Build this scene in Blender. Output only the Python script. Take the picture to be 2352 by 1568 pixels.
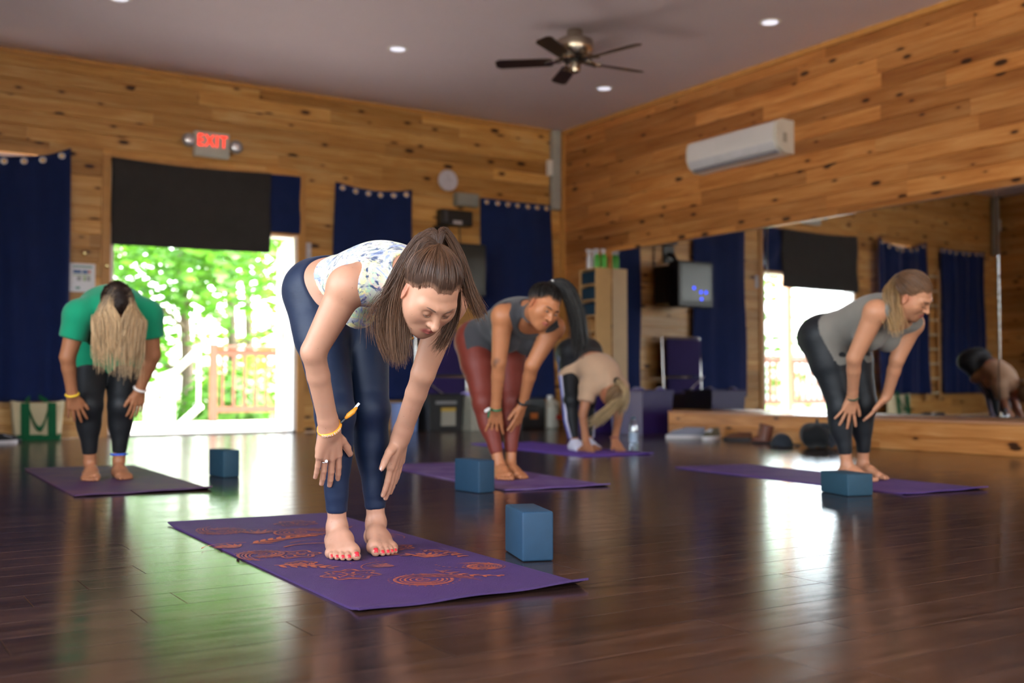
import bpy, bmesh, math, random
import numpy as np
from mathutils import Vector, Matrix
for o in list(bpy.data.objects): bpy.data.objects.remove(o, do_unlink=True)
random.seed(7); rng = np.random.default_rng(11)
SC = bpy.context.scene; COL = SC.collection
# ---------------------------------------------------------------- camera, light, exposure
YB, XR, XL, YR, H = 11.18, 7.851, -1.30, -3.40, 3.716      # back wall, mirror wall, left wall, rear wall, ceiling
cam = bpy.data.cameras.new('camera'); camo = bpy.data.objects.new('camera', cam); COL.objects.link(camo)
camo.location = (0, 0, .54); camo.rotation_euler = (math.radians(90 + 2.163), 0, math.radians(-32.405))
cam.sensor_width = 36; cam.lens = 38.097; cam.clip_start = .05; cam.clip_end = 300
cam.dof.use_dof = True; cam.dof.focus_distance = 3.12; cam.dof.aperture_fstop = 2.3
SC.camera = camo
W = bpy.data.worlds.new('sky'); SC.world = W; W.use_nodes = True
wn = W.node_tree.nodes; wl = W.node_tree.links; wn.clear()
sky = wn.new('ShaderNodeTexSky'); sky.sky_type = 'NISHITA'; sky.sun_disc = False
sky.sun_elevation = math.radians(58); sky.sun_rotation = math.radians(90); sky.air_density = 1.2; sky.dust_density = 2.5
bg = wn.new('ShaderNodeBackground'); bg.inputs['Strength'].default_value = 1.6
wo = wn.new('ShaderNodeOutputWorld'); hsv = wn.new('ShaderNodeHueSaturation'); hsv.inputs['Saturation'].default_value = .45; wl.new(sky.outputs[0], hsv.inputs['Color']); wl.new(hsv.outputs[0], bg.inputs[0]); wl.new(bg.outputs[0], wo.inputs[0])
sun = bpy.data.lights.new('sun', 'SUN'); sun.energy = 11; sun.angle = math.radians(1); sun.color = (1, .95, .86)
suno = bpy.data.objects.new('sun', sun); COL.objects.link(suno)
suno.rotation_euler = Vector((1, .06, 1.7)).to_track_quat('Z', 'Y').to_euler()
def portal(name, loc, rot, sx, sy):
    l = bpy.data.lights.new(name, 'AREA'); l.shape = 'RECTANGLE'; l.size = sx; l.size_y = sy; l.cycles.is_portal = True
    o = bpy.data.objects.new(name, l); o.location = loc; o.rotation_euler = rot; COL.objects.link(o)
R90 = math.pi / 2
portal('door_portal', (3.35, YB + .3, 1.35), (-R90, 0, 0), 2.0, 2.75)
for k, yy in enumerate((-1.6, 1.0, 3.6)): portal('left_window_portal', (XL - .3, yy, 1.9), (0, -R90, 0), 2.8, 2.3)
for k, xx in enumerate((.4, 3.3, 6.2)): portal('rear_window_portal', (xx, YR - .3, 1.9), (R90, 0, 0), 2.0, 2.0)
SC.view_settings.view_transform = 'Standard'; SC.view_settings.look = 'None'; SC.view_settings.gamma = 1
SC.view_settings.use_curve_mapping = False; SC.view_settings.exposure = 1.02
SC.cycles.max_bounces = 8; SC.cycles.diffuse_bounces = 4; SC.cycles.glossy_bounces = 5; SC.cycles.transparent_max_bounces = 12
SC.cycles.sample_clamp_indirect = 6; SC.cycles.caustics_reflective = False; SC.cycles.caustics_refractive = False
# ---------------------------------------------------------------- helpers
def lin(h, a=1):
    h = h.lstrip('#'); c = [int(h[i:i+2], 16) / 255 for i in (0, 2, 4)]
    return tuple((x / 12.92 if x <= .04045 else ((x + .055) / 1.055) ** 2.4) for x in c) + (a,)
class NT:
    def __init__(s, name):
        s.m = bpy.data.materials.new(name); s.m.use_nodes = True; s.t = s.m.node_tree; s.n = s.t.nodes; s.l = s.t.links
        s.b = s.n['Principled BSDF']; s.o = s.n['Material Output']
    def add(s, typ, **kw):
        n = s.n.new('ShaderNode' + typ)
        for k, v in kw.items():
            if k.startswith('i_'): n.inputs[k[2:].replace('_', ' ')].default_value = v
            else: setattr(n, k, v)
        return n
    def link(s, a, b): s.l.new(a, b)
    def math(s, op, a, b=None, c=None, clamp=False):
        n = s.n.new('ShaderNodeMath'); n.operation = op; n.use_clamp = clamp
        for i, v in enumerate((a, b, c)):
            if v is None: continue
            if hasattr(v, 'is_linked'): s.l.new(v, n.inputs[i])
            else: n.inputs[i].default_value = v
        return n.outputs[0]
    def mix(s, fac, a, b, typ='MIX'):
        n = s.n.new('ShaderNodeMix'); n.data_type = 'RGBA'; n.blend_type = typ
        for i, v in ((0, fac), (6, a), (7, b)):
            if hasattr(v, 'is_linked'): s.l.new(v, n.inputs[i])
            else: n.inputs[i].default_value = v
        return n.outputs[2]
    def ramp(s, fac, stops):
        n = s.n.new('ShaderNodeValToRGB'); e = n.color_ramp.elements
        while len(e) < len(stops): e.new(.5)
        for x, (p, c) in zip(e, stops): x.position = p; x.color = c
        s.l.new(fac, n.inputs[0]); return n.outputs[0]
    def coord(s, which='Object', scale=(1, 1, 1), rand=0, loc=(0, 0, 0)):
        tc = s.n.new('ShaderNodeTexCoord').outputs[which]
        if rand:
            oi = s.n.new('ShaderNodeObjectInfo').outputs['Random']
            cm = s.n.new('ShaderNodeCombineXYZ')
            for i, k in enumerate((37.1, 11.7, 23.3)): s.l.new(s.math('MULTIPLY', oi, k * rand), cm.inputs[i])
            va = s.n.new('ShaderNodeVectorMath'); s.l.new(tc, va.inputs[0]); s.l.new(cm.outputs[0], va.inputs[1]); tc = va.outputs[0]
        mp = s.n.new('ShaderNodeMapping'); mp.inputs['Scale'].default_value = scale; mp.inputs['Location'].default_value = loc
        s.l.new(tc, mp.inputs[0]); return mp.outputs[0]
    def noise(s, vec, scale=5, detail=3, rough=.5, out='Fac', dist=0):
        n = s.n.new('ShaderNodeTexNoise'); n.inputs['Scale'].default_value = scale; n.inputs['Detail'].default_value = detail
        n.inputs['Roughness'].default_value = rough; n.inputs['Distortion'].default_value = dist
        if vec is not None: s.l.new(vec, n.inputs['Vector'])
        return n.outputs[out]
    def bump(s, h, strength=.3, dist=.01):
        n = s.n.new('ShaderNodeBump'); n.inputs['Strength'].default_value = strength; n.inputs['Distance'].default_value = dist
        s.l.new(h, n.inputs['Height']); s.l.new(n.outputs[0], s.b.inputs['Normal']); return n
    def set(s, **kw):
        for k, v in kw.items():
            i = s.b.inputs[k.replace('_', ' ')]
            if hasattr(v, 'is_linked'): s.l.new(v, i)
            else: i.default_value = v
        return s
def plain(name, col, rough=.5, metal=0, nscale=0, namt=.12, bump=0, bscale=60, spec=.5, **kw):
    t = NT(name); c = lin(col) if isinstance(col, str) else tuple(col) + (1,)
    t.set(Roughness=rough, Metallic=metal); t.b.inputs['Specular IOR Level'].default_value = spec
    co = t.coord('Object', rand=1)
    f = t.noise(co, nscale or 9, 3)
    t.link(t.mix(f, tuple(x * (1 - namt) for x in c[:3]) + (1,), tuple(min(1, x * (1 + namt)) for x in c[:3]) + (1,)), t.b.inputs['Base Color'])
    if bump: t.bump(t.noise(co, bscale, 4), bump, .004)
    for k, v in kw.items(): t.b.inputs[k.replace('_', ' ')].default_value = v
    return t.m
class MB:
    def __init__(s): s.v = []; s.f = []; s.mi = []; s.cur = 0
    def add(s, vs, fs):
        o = len(s.v); s.v += [tuple(v) for v in vs]; s.f += [tuple(i + o for i in f) for f in fs]; s.mi += [s.cur] * len(fs); return s
    def box(s, x0, x1, y0, y1, z0, z1):
        return s.add([(x0,y0,z0),(x1,y0,z0),(x1,y1,z0),(x0,y1,z0),(x0,y0,z1),(x1,y0,z1),(x1,y1,z1),(x0,y1,z1)],
                     [(3,2,1,0),(4,5,6,7),(0,1,5,4),(1,2,6,5),(2,3,7,6),(3,0,4,7)])
    def rbox(s, x0, x1, y0, y1, z0, z1, r=.01, n=3):
        bm = bmesh.new(); bmesh.ops.create_cube(bm, size=1)
        for v in bm.verts: v.co = ((x0+x1)/2 + v.co.x*(x1-x0), (y0+y1)/2 + v.co.y*(y1-y0), (z0+z1)/2 + v.co.z*(z1-z0))
        bmesh.ops.bevel(bm, geom=list(bm.edges), offset=r, segments=n, affect='EDGES', profile=.5)
        bm.verts.index_update(); s.add([v.co[:] for v in bm.verts], [[v.index for v in f.verts] for f in bm.faces]); bm.free(); return s
    def tube(s, pts, r, n=8, cap=True, closed=False):
        pts = [Vector(p) for p in pts]; m = len(pts); rs = r if hasattr(r, '__len__') else [r] * m
        o = len(s.v); prev = None
        for i, p in enumerate(pts):
            a = pts[(i - 1) % m] if (closed or i) else p; b = pts[(i + 1) % m] if (closed or i < m - 1) else p
            t = (b - a).normalized()
            if prev is None: u = t.orthogonal().normalized()
            else: u = (prev - t * prev.dot(t)).normalized()
            prev = u; w = t.cross(u)
            for k in range(n):
                an = 2 * math.pi * k / n; s.v.append(tuple(p + (u * math.cos(an) + w * math.sin(an)) * rs[i]))
        for i in range(m if closed else m - 1):
            j = (i + 1) % m
            for k in range(n):
                k2 = (k + 1) % n; s.f.append((o+i*n+k, o+i*n+k2, o+j*n+k2, o+j*n+k)); s.mi.append(s.cur)
        if cap and not closed:
            s.f.append(tuple(o + k for k in reversed(range(n)))); s.f.append(tuple(o + (m-1)*n + k for k in range(n))); s.mi += [s.cur] * 2
        return s
    def lathe(s, prof, c=(0,0,0), n=24, axis='z'):
        o = len(s.v)
        for r, z in prof:
            for k in range(n):
                a = 2*math.pi*k/n; x, y = r*math.cos(a), r*math.sin(a)
                p = {'z': (x, y, z), 'y': (x, z, y), 'x': (z, x, y)}[axis]
                s.v.append((c[0]+p[0], c[1]+p[1], c[2]+p[2]))
        for i in range(len(prof) - 1):
            for k in range(n):
                k2 = (k+1) % n; s.f.append((o+i*n+k, o+i*n+k2, o+(i+1)*n+k2, o+(i+1)*n+k)); s.mi.append(s.cur)
        s.f.append(tuple(o+k for k in reversed(range(n)))); s.f.append(tuple(o+(len(prof)-1)*n+k for k in range(n))); s.mi += [s.cur]*2
        return s
    def grid(s, fn, nu, nv, th=0):
        o = len(s.v); P = [[Vector(fn(i/nu, j/nv)) for i in range(nu+1)] for j in range(nv+1)]
        for row in P: s.v += [tuple(p) for p in row]
        for j in range(nv):
            for i in range(nu): a = o+j*(nu+1)+i; s.f.append((a, a+1, a+nu+2, a+nu+1)); s.mi.append(s.cur)
        return s
    def build(s, name, mat, parent=None, loc=(0,0,0), rot=(0,0,0), smooth=False, solid=0):
        me = bpy.data.meshes.new(name); me.from_pydata(s.v, [], s.f)
        for m in (mat if isinstance(mat, (list, tuple)) else [mat]): me.materials.append(m)
        if isinstance(mat, (list, tuple)): me.polygons.foreach_set('material_index', s.mi)
        bm = bmesh.new(); bm.from_mesh(me); bmesh.ops.recalc_face_normals(bm, faces=bm.faces); bm.to_mesh(me); bm.free()
        if smooth:
            me.polygons.foreach_set('use_smooth', [True] * len(me.polygons))
            if smooth != 'all': me.set_sharp_from_angle(angle=math.radians(40))
        o = bpy.data.objects.new(name, me); COL.objects.link(o); o.location = loc; o.rotation_euler = rot
        if parent: o.parent = parent
        if solid: md = o.modifiers.new('solid', 'SOLIDIFY'); md.thickness = solid; md.offset = 0
        return o
def tag(o, label=None, cat=None, group=None, kind=None):
    for k, v in (('label', label), ('category', cat), ('group', group), ('kind', kind)):
        if v: o[k] = v
    return o
def empty(name, loc=(0,0,0), rz=0, label=None, cat=None, group=None):
    o = bpy.data.objects.new(name, None); o.location = loc; o.rotation_euler = (0, 0, rz); o.empty_display_size = .1; COL.objects.link(o)
    return tag(o, label, cat, group)
def copy_tree(o, parent=None):
    c = o.copy(); COL.objects.link(c); c.parent = parent
    for ch in [x for x in bpy.data.objects if x.parent == o]: copy_tree(ch, c)
    return c
def mtxt(txt, name, mat, size, depth, parent, loc, rot, sx=1):
    cu = bpy.data.curves.new(name, 'FONT'); cu.body = txt; cu.size = size; cu.extrude = depth; cu.align_x = 'CENTER'; cu.align_y = 'CENTER'; cu.space_character = 1.15
    t = bpy.data.objects.new('tmp', cu); COL.objects.link(t); bpy.context.view_layer.update()
    dg = bpy.context.evaluated_depsgraph_get(); me = bpy.data.meshes.new_from_object(t.evaluated_get(dg)); bpy.data.objects.remove(t)
    me.materials.clear(); me.materials.append(mat); o = bpy.data.objects.new(name, me); COL.objects.link(o)
    o.parent = parent; o.location = loc; o.rotation_euler = rot; o.scale = (sx, 1, 1); return o
# ---------------------------------------------------------------- materials for the setting
def pine(name, lo, mid, hi, rough=.38):
    t = NT(name)
    oi = t.n.new('ShaderNodeObjectInfo').outputs['Random']
    g = t.noise(t.coord('Object', (1.0, 22, 22), 1), 2.2, 5, .6, dist=.6)
    g2 = t.noise(t.coord('Object', (.5, 5, 5), 1), 1.7, 3, .5, dist=1.2)
    f = t.math('ADD', t.math('MULTIPLY', g, .5), t.math('MULTIPLY', g2, .5))
    c = t.ramp(f, [(.3, lin(lo)), (.5, lin(mid)), (.68, lin(hi))])
    tone = t.ramp(oi, [(0, (.62, .56, .5, 1)), (.5, (.9, .88, .86, 1)), (1, (1.1, 1.06, 1.0, 1))])
    c = t.mix(1, c, tone, 'MULTIPLY')
    vo = t.n.new('ShaderNodeTexVoronoi'); vo.feature = 'F1'; vo.inputs['Scale'].default_value = 1; vo.inputs['Randomness'].default_value = 1
    vo.voronoi_dimensions = '2D'; sx_ = t.n.new('ShaderNodeSeparateXYZ'); t.link(t.coord('Object', (2.6, 1.0, 6.5), 1), sx_.inputs[0])
    cx_ = t.n.new('ShaderNodeCombineXYZ'); t.link(sx_.outputs[0], cx_.inputs[0]); t.link(sx_.outputs[2], cx_.inputs[1]); t.link(cx_.outputs[0], vo.inputs['Vector'])
    sep = t.n.new('ShaderNodeSeparateColor'); t.link(vo.outputs['Color'], sep.inputs[0])
    size = t.math('MULTIPLY', t.math('SUBTRACT', sep.outputs[0], .50, clamp=True), .26)
    d = t.math('SUBTRACT', vo.outputs['Distance'], size)
    halo = t.ramp(t.math('MULTIPLY', d, 4), [(.0, (1, 1, 1, 1)), (.5, (0, 0, 0, 1))])
    core = t.ramp(t.math('MULTIPLY', d, 9), [(.0, (1, 1, 1, 1)), (.35, (0, 0, 0, 1))])
    has = t.math('GREATER_THAN', sep.outputs[0], .56)
    c = t.mix(t.math('MULTIPLY', t.math('MULTIPLY', halo, has), .5), c, lin('#7a3f14'))
    c = t.mix(t.math('MULTIPLY', t.math('MULTIPLY', core, has), .92), c, lin('#2a1208'))
    t.link(c, t.b.inputs['Base Color']); t.set(Roughness=rough); t.b.inputs['Specular IOR Level'].default_value = .4
    t.bump(g, .08, .002)
    return t.m
M = {}
M['pine'] = pine('pine_board', '#b67c3c', '#d6a25c', '#eac588')
M['pine_r'] = pine('pine_board_amber', '#a0602c', '#c4854a', '#dba46a')
M['trim'] = plain('pine_trim', '#c58f4e', .4, nscale=12, namt=.2)
def floor_mat():
    t = NT('dark_floor_board'); oi = t.n.new('ShaderNodeObjectInfo').outputs['Random']
    g = t.noise(t.coord('Object', (1.2, 26, 1), 1), 2.4, 6, .62, dist=.8)
    g2 = t.noise(t.coord('Object', (.9, 5, 1), 1), 2.0, 4, .55, dist=1.5)
    f = t.math('ADD', t.math('MULTIPLY', g, .55), t.math('MULTIPLY', g2, .45))
    c = t.ramp(f, [(.3, lin('#19110e')), (.48, lin('#33231d')), (.62, lin('#483329')), (.75, lin('#5f4838'))])
    tone = t.ramp(oi, [(0, (.72, .7, .7, 1)), (1, (1.15, 1.1, 1.08, 1))])
    t.link(t.mix(1, c, tone, 'MULTIPLY'), t.b.inputs['Base Color'])
    w = t.noise(t.coord('Object', (2.2, 9, 1), 1), 2.5, 4, .6)
    t.link(t.math('ADD', t.math('MULTIPLY', w, .18), .09), t.b.inputs['Roughness'])
    t.b.inputs['Specular IOR Level'].default_value = .85
    t.bump(f, .09, .0025)
    return t.m
M['floor'] = floor_mat()
M['ceil'] = plain('ceiling_paint', '#dccfda', .75, nscale=3, namt=.03)
M['white'] = plain('white_paint', '#e9e8e6', .35, namt=.03)
M['plastic_w'] = plain('white_plastic', '#e4e4ea', .35, namt=.02)
M['dark'] = plain('black_plastic', '#101012', .4)
M['chrome'] = plain('chrome', '#cfd0d4', .18, 1, namt=.03)
M['navy'] = None
def cloth(name, col, sheen=.3, ws=700, namt=.2, bump=.15, rough=.85):
    t = NT(name); c = lin(col); co = t.coord('Object', rand=0)
    f = t.noise(co, 6, 4, .6)
    t.link(t.mix(f, tuple(x*(1-namt) for x in c[:3])+(1,), tuple(min(1, x*(1+namt)) for x in c[:3])+(1,)), t.b.inputs['Base Color'])
    t.set(Roughness=rough); t.b.inputs['Sheen Weight'].default_value = sheen; t.b.inputs['Specular IOR Level'].default_value = .25
    t.bump(t.noise(co, ws, 2), bump, .001); return t.m
M['navy'] = cloth('navy_cloth', '#122457', .15, 300)
M['grey_cloth'] = cloth('charcoal_cloth', '#3a3838', .1, 300)
def glassmat(name='window_glass', tint=(1, 1, 1, 1), gloss=.06):
    t = NT(name); tr = t.add('BsdfTransparent'); tr.inputs[0].default_value = tint
    gl = t.add('BsdfGlossy'); gl.inputs['Roughness'].default_value = .03
    mx = t.add('MixShader'); mx.inputs[0].default_value = gloss
    t.link(tr.outputs[0], mx.inputs[1]); t.link(gl.outputs[0], mx.inputs[2]); t.link(mx.outputs[0], t.o.inputs[0]); t.n.remove(t.b); return t.m
M['glass'] = glassmat()
mm = NT('mirror_silver'); mm.set(Base_Color=(.80, .82, .84, 1), Metallic=1.0, Roughness=.015); M['mirror'] = mm.m
# ---------------------------------------------------------------- floor boards
FZ = -.012
sub = MB().box(XL, XR, YR, YB + .02, -.12, FZ).build('floor', plain('subfloor', '#1d110c', .7)); tag(sub, kind='structure')
BW = .16
boards = []
y = YR
while y < YB - .001:
    y1 = min(y + BW, YB); x = XL - random.uniform(0, 1.2)
    while x < XR:
        x1 = x + 1.22; a, b = max(x, XL), min(x1, XR)
        if b - a > .02: boards.append((a, b, y, y1))
        x = x1
    y = y1
FV = Vector((math.sin(math.radians(32.4)), math.cos(math.radians(32.4)))); RV = Vector((FV.y, -FV.x))
def inview(b):
    best = 99
    for X in np.linspace(b[0], b[1], 5):
        for Y in (b[2], b[3]):
            z = X*FV.x + Y*FV.y; u = X*RV.x + Y*RV.y
            if z > 1.7 and abs(u) < z * .485 + .02: best = min(best, z)
    return best
order = sorted(boards, key=inview)
def board_mb(mb, L, Wd, cx=0, cy=0):
    g, c = .0006, .0008
    x0, x1, y0, y1 = cx - L/2 + g, cx + L/2 - g, cy - Wd/2 + g, cy + Wd/2 - g
    mb.add([(x0,y0,FZ),(x1,y0,FZ),(x1,y1,FZ),(x0,y1,FZ),(x0,y0,-c),(x1,y0,-c),(x1,y1,-c),(x0,y1,-c),
            (x0+c,y0+c,0),(x1-c,y0+c,0),(x1-c,y1-c,0),(x0+c,y1-c,0)],
           [(0,1,5,4),(1,2,6,5),(2,3,7,6),(3,0,4,7),(4,5,9,8),(5,6,10,9),(6,7,11,10),(7,4,8,11),(8,9,10,11)])
    return mb
mesh_cache = {}
for b in order[:299]:
    key = (round(b[1]-b[0], 3), round(b[3]-b[2], 3))
    if key in mesh_cache:
        o = bpy.data.objects.new('floor_board', mesh_cache[key]); COL.objects.link(o); o.parent = sub
    else:
        o = board_mb(MB(), *key).build('floor_board', M['floor'], sub); mesh_cache[key] = o.data
    o.location = ((b[0]+b[1])/2, (b[2]+b[3])/2, 0)
mb = MB()
for b in order[299:]: board_mb(mb, b[1]-b[0], b[3]-b[2], (b[0]+b[1])/2, (b[2]+b[3])/2)
tag(mb.build('floor_board_far', M['floor'], sub), kind='stuff')
# ---------------------------------------------------------------- walls
RH = H / 26
def plank_mesh(L, h, mat):
    c, d = .006, .02
    sec = [(0, -h/2), (-d+c, -h/2), (-d, -h/2+c), (-d, h/2-c), (-d+c, h/2), (0, h/2)]
    v = [(-L/2+.0008, y, z) for y, z in sec] + [(L/2-.0008, y, z) for y, z in sec]
    mb = MB(); mb.add(v, [(i, (i+1) % 6, (i+1) % 6 + 6, i+6) for i in range(6)] + [(0,1,2,3,4,5), (11,10,9,8,7,6)])
    me = mb.build('tmp', mat); d = me.data; bpy.data.objects.remove(me); return d
pm = {}
def plank_wall(parent, rows, length0, length1, holes, place, mat, seed, ztop=H, zmin=0, minlen=.8, maxlen=3.6):
    rnd = random.Random(seed); n = 0
    for i in range(rows):
        z0, z1 = i*RH, (i+1)*RH
        if z1 < zmin: continue
        cuts = [length0]; x = length0 + rnd.uniform(.3, maxlen)
        while x < length1 - .3: cuts.append(x); x += rnd.uniform(minlen, maxlen)
        cuts.append(length1)
        for a, b in zip(cuts, cuts[1:]):
            segs = [(a, b, z0, z1)]
            for hx0, hx1, hz0, hz1 in holes:
                out = []
                for (p, q, s0, s1) in segs:
                    if q <= hx0 or p >= hx1 or s1 <= hz0 + .001 or s0 >= hz1 - .001: out.append((p, q, s0, s1)); continue
                    if p < hx0: out.append((p, hx0, s0, s1))
                    if q > hx1: out.append((hx1, q, s0, s1))
                    m0, m1 = max(p, hx0), min(q, hx1)
                    if s0 < hz0: out.append((m0, m1, s0, hz0))
                    if s1 > hz1: out.append((m0, m1, hz1, s1))
                segs = out
            for (p, q, s0, s1) in segs:
                if q - p < .03 or s1 - s0 < .012: continue
                key = (round(q-p, 2), round(s1-s0, 3), mat.name)
                if key not in pm: pm[key] = plank_mesh(q-p, s1-s0, mat)
                o = bpy.data.objects.new('wall_plank', pm[key]); COL.objects.link(o); o.parent = parent
                place(o, (p+q)/2, (s0+s1)/2); n += 1
    return n
def holed_wall(name, x0, x1, holes, plane, th, mat, axis):
    """backing wall slab cut into rectangles around the openings; axis 'y' = wall facing -y, 'x' = facing +-x"""
    xs = sorted({x0, x1, *[h[0] for h in holes], *[h[1] for h in holes]}); zs = sorted({0, H, *[h[2] for h in holes], *[h[3] for h in holes]})
    mb = MB()
    for a, b in zip(xs, xs[1:]):
        for c, d in zip(zs, zs[1:]):
            mx, mz = (a+b)/2, (c+d)/2
            if any(h[0] < mx < h[1] and h[2] < mz < h[3] for h in holes): continue
            if axis == 'y': mb.box(a, b, min(plane, plane+th), max(plane, plane+th), c, d)
            else: mb.box(min(plane, plane+th), max(plane, plane+th), a, b, c, d)
    return tag(mb.build(name, mat), kind='structure')
wallcore = plain('wall_core', '#8a5a2c', .7)
DOOR = (2.37, 4.33, 0, 2.74); WIN1 = (4.88, 5.54, .75, 2.70); WIN2 = (6.80, 7.50, .75, 2.70); WIN0 = (1.06, 1.80, .75, 2.72); WINF = (-.58, .16, .75, 2.66)
bh = [DOOR, WIN0, WIN1, WIN2, WINF]
wb = holed_wall('wall_back', XL, XR, bh, YB + .02, .16, wallcore, 'y')
NB = plank_wall(wb, 26, XL, XR, bh, lambda o, x, z: setattr(o, 'location', (x, YB + .02, z)), M['pine'], 3)
wr = holed_wall('wall_right', YR, YB, [], XR + .02, .16, wallcore, 'x')
def place_r(o, y, z): o.location = (XR + .02, y, z); o.rotation_euler = (0, 0, -math.pi/2)
NR = plank_wall(wr, 26, 2.2, YB, [(2.2, 10.16, .26, 2.02)], place_r, M['pine_r'], 9, minlen=.7, maxlen=2.6)
plank_wall(wr, 26, YR, 2.2, [], place_r, M['pine_r'], 10, minlen=2.8, maxlen=5.6)
# left wall and the wall behind the camera with their daylight windows
lh = [(-2.75, -.45, .5, 3.3), (-.15, 2.15, .5, 3.3), (2.45, 4.75, .5, 3.3), (6.2, 7.2, .8, 2.7), (8.6, 9.6, .8, 2.7)]
wlft = holed_wall('wall_left', YR, YB, lh, XL - .02, -.16, wallcore, 'x')
def place_l(o, y, z): o.location = (XL - .02, y, z); o.rotation_euler = (0, 0, math.pi/2)
plank_wall(wlft, 26, 5.0, YB, lh, place_l, M['pine'], 21, minlen=2, maxlen=4)
MB().box(XL - .035, XL - .02, YR, 5.0, 0, H)
rh = [(-.6, 1.4, .9, 2.9), (2.3, 4.3, .9, 2.9), (5.2, 7.2, .9, 2.9)]
wrear = holed_wall('wall_rear', XL, XR, rh, YR - .02, -.16, M['pine'], 'y')
ce = MB().box(XL - .2, XR + .2, YR - .2, YB + .2, H, H + .15).build('ceiling', M['ceil']); tag(ce, kind='structure')
tr = MB().box(XL, XR, YB - .03, YB, H - .05, H).build('trim_1', M['trim']); tag(tr, kind='structure')
tr = MB().box(XR - .03, XR, YR, YB - .03, H - .05, H).build('trim_2', M['trim']); tag(tr, kind='structure')
tr = MB().box(XR - .05, XR, YB - .07, YB, 0, H - .05).build('trim_3', M['trim']); tag(tr, kind='structure')
# ---------------------------------------------------------------- windows of the back, left and rear walls
wn_i = [0]
def window(x0, x1, z0, z1, plane, axis, sgn, cas=True):
    """framed window with a meeting rail and two panes; sgn: outward direction along the wall normal"""
    wn_i[0] += 1; nm = 'window_%d' % wn_i[0]
    t = .035
    def bx(mb, a, b, d0, d1, c, d):
        lo, hi = plane + min(d0*sgn, d1*sgn), plane + max(d0*sgn, d1*sgn)
        return mb.box(a, b, lo, hi, c, d) if axis == 'y' else mb.box(lo, hi, a, b, c, d)
    mb = MB()
    for a, b, c, d in ((x0, x0+t, z0, z1), (x1-t, x1, z0, z1), (x0+t, x1-t, z1-t, z1), (x0+t, x1-t, z0, z0+t), (x0+t, x1-t, (z0+z1)/2-.02, (z0+z1)/2+.02)):
        bx(mb, a, b, .06, .13, c, d)
    w = mb.build(nm, M['white']); tag(w, kind='structure')
    for c, d in ((z0+t, (z0+z1)/2-.02), ((z0+z1)/2+.02, z1-t)):
        bx(MB(), x0+t, x1-t, .09, .095, c, d).build('pane', M['glass'], w)
    if cas:
        mb = MB(); cw = .07
        for a, b, c, d in ((x0-cw, x0, z0-cw, z1+cw), (x1, x1+cw, z0-cw, z1+cw), (x0, x1, z1, z1+cw), (x0, x1, z0-cw, z0)):
            bx(mb, a, b, -.022, 0.0, c, d)
        mb.build('window_casing', M['trim'], w)
    return w
for wv in (WIN0, WIN1, WIN2, WINF): window(*wv, YB, 'y', 1)
for wv in lh: window(*wv, XL, 'x', -1)
for wv in rh: window(*wv, YR, 'y', -1)
# ---------------------------------------------------------------- doorway
d = MB()
d.box(2.37, 2.41, YB, YB + .19, 0, 2.74).box(4.29, 4.33, YB, YB + .19, 0, 2.74).box(2.41, 4.29, YB, YB + .19, 2.70, 2.74).box(2.41, 4.29, YB + .02, YB + .17, 2.11, 2.18)
df = d.build('door_1', M['white']); tag(df, kind='structure')
cs = MB()
cs.box(2.29, 2.37, YB - .024, YB + .004, 0, 2.80).box(4.33, 4.41, YB - .024, YB + .004, 0, 2.80).box(2.37, 4.33, YB - .024, YB + .004, 2.74, 2.80).box(2.37, 4.33, YB - .02, YB + .015, 2.13, 2.19)
cs.build('door_casing', M['trim'], df)
MB().box(2.37, 4.33, YB + .0, YB + .25, -.05, .018).build('threshold', plain('grey_threshold', '#b9b3ad', .4), df)
MB().box(3.32, 3.38, YB + .05, YB + .15, 2.18, 2.70).build('transom_mullion', M['white'], df)
for a, b in ((2.41, 3.32), (3.38, 4.29)): MB().box(a, b, YB + .1, YB + .106, 2.18, 2.70).build('pane', M['glass'], df)
leaf = empty('door_2', (4.30, YB + .21, 0), math.radians(74)); tag(leaf, kind='structure')
MB().rbox(0, .95, 0, .045, .02, 2.09, .004, 1).build('door_leaf', M['white'], leaf)
for z in (.3, 1.05, 1.75): MB().tube([(0.0, .055, z-.05), (0.0, .055, z+.05)], .012, 8).build('hinge', M['chrome'], leaf)
MB().lathe([(.012, 0), (.012, .03), (.03, .035), (.03, .06), (.02, .07)], (.87, .045, 1.0), 12, 'y').build('door_knob', M['chrome'], leaf)
# ---------------------------------------------------------------- ledge under the mirrors and the mirrors
LX, LZ, LY1 = 7.30, .25, 8.52
lg = MB().box(LX + .022, XR, YR + .2, LY1 - .02, 0, LZ - .02).build('trim_4', wallcore); tag(lg, kind='structure')
rnd = random.Random(5)
for i in range(2):
    z0, z1 = i*(LZ-.02)/2, (i+1)*(LZ-.02)/2
    yv = [2.0] ; 
    while yv[-1] < LY1 - 2.2: yv.append(yv[-1] + rnd.uniform(1.4, 2.2))
    yv.append(LY1)
    for a, b in zip(yv, yv[1:]):
        o = bpy.data.objects.new('ledge_board', plank_mesh(b-a, z1-z0, M['pine_r'])); COL.objects.link(o); o.parent = lg
        o.location = (LX + .022, (a+b)/2, (z0+z1)/2); o.rotation_euler = (0, 0, -math.pi/2)
MB().rbox(LX - .005, XR + .02, 2.0, LY1 + .005, LZ - .02, LZ, .004, 1).build('ledge_top', plain('ledge_varnish', '#c08a66', .25, nscale=6), lg)
MB().rbox(LX + .02, XR + .02, LY1 - .02, LY1, 0, LZ - .02, .003, 1).build('ledge_end', M['pine_r'], lg)
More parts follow.
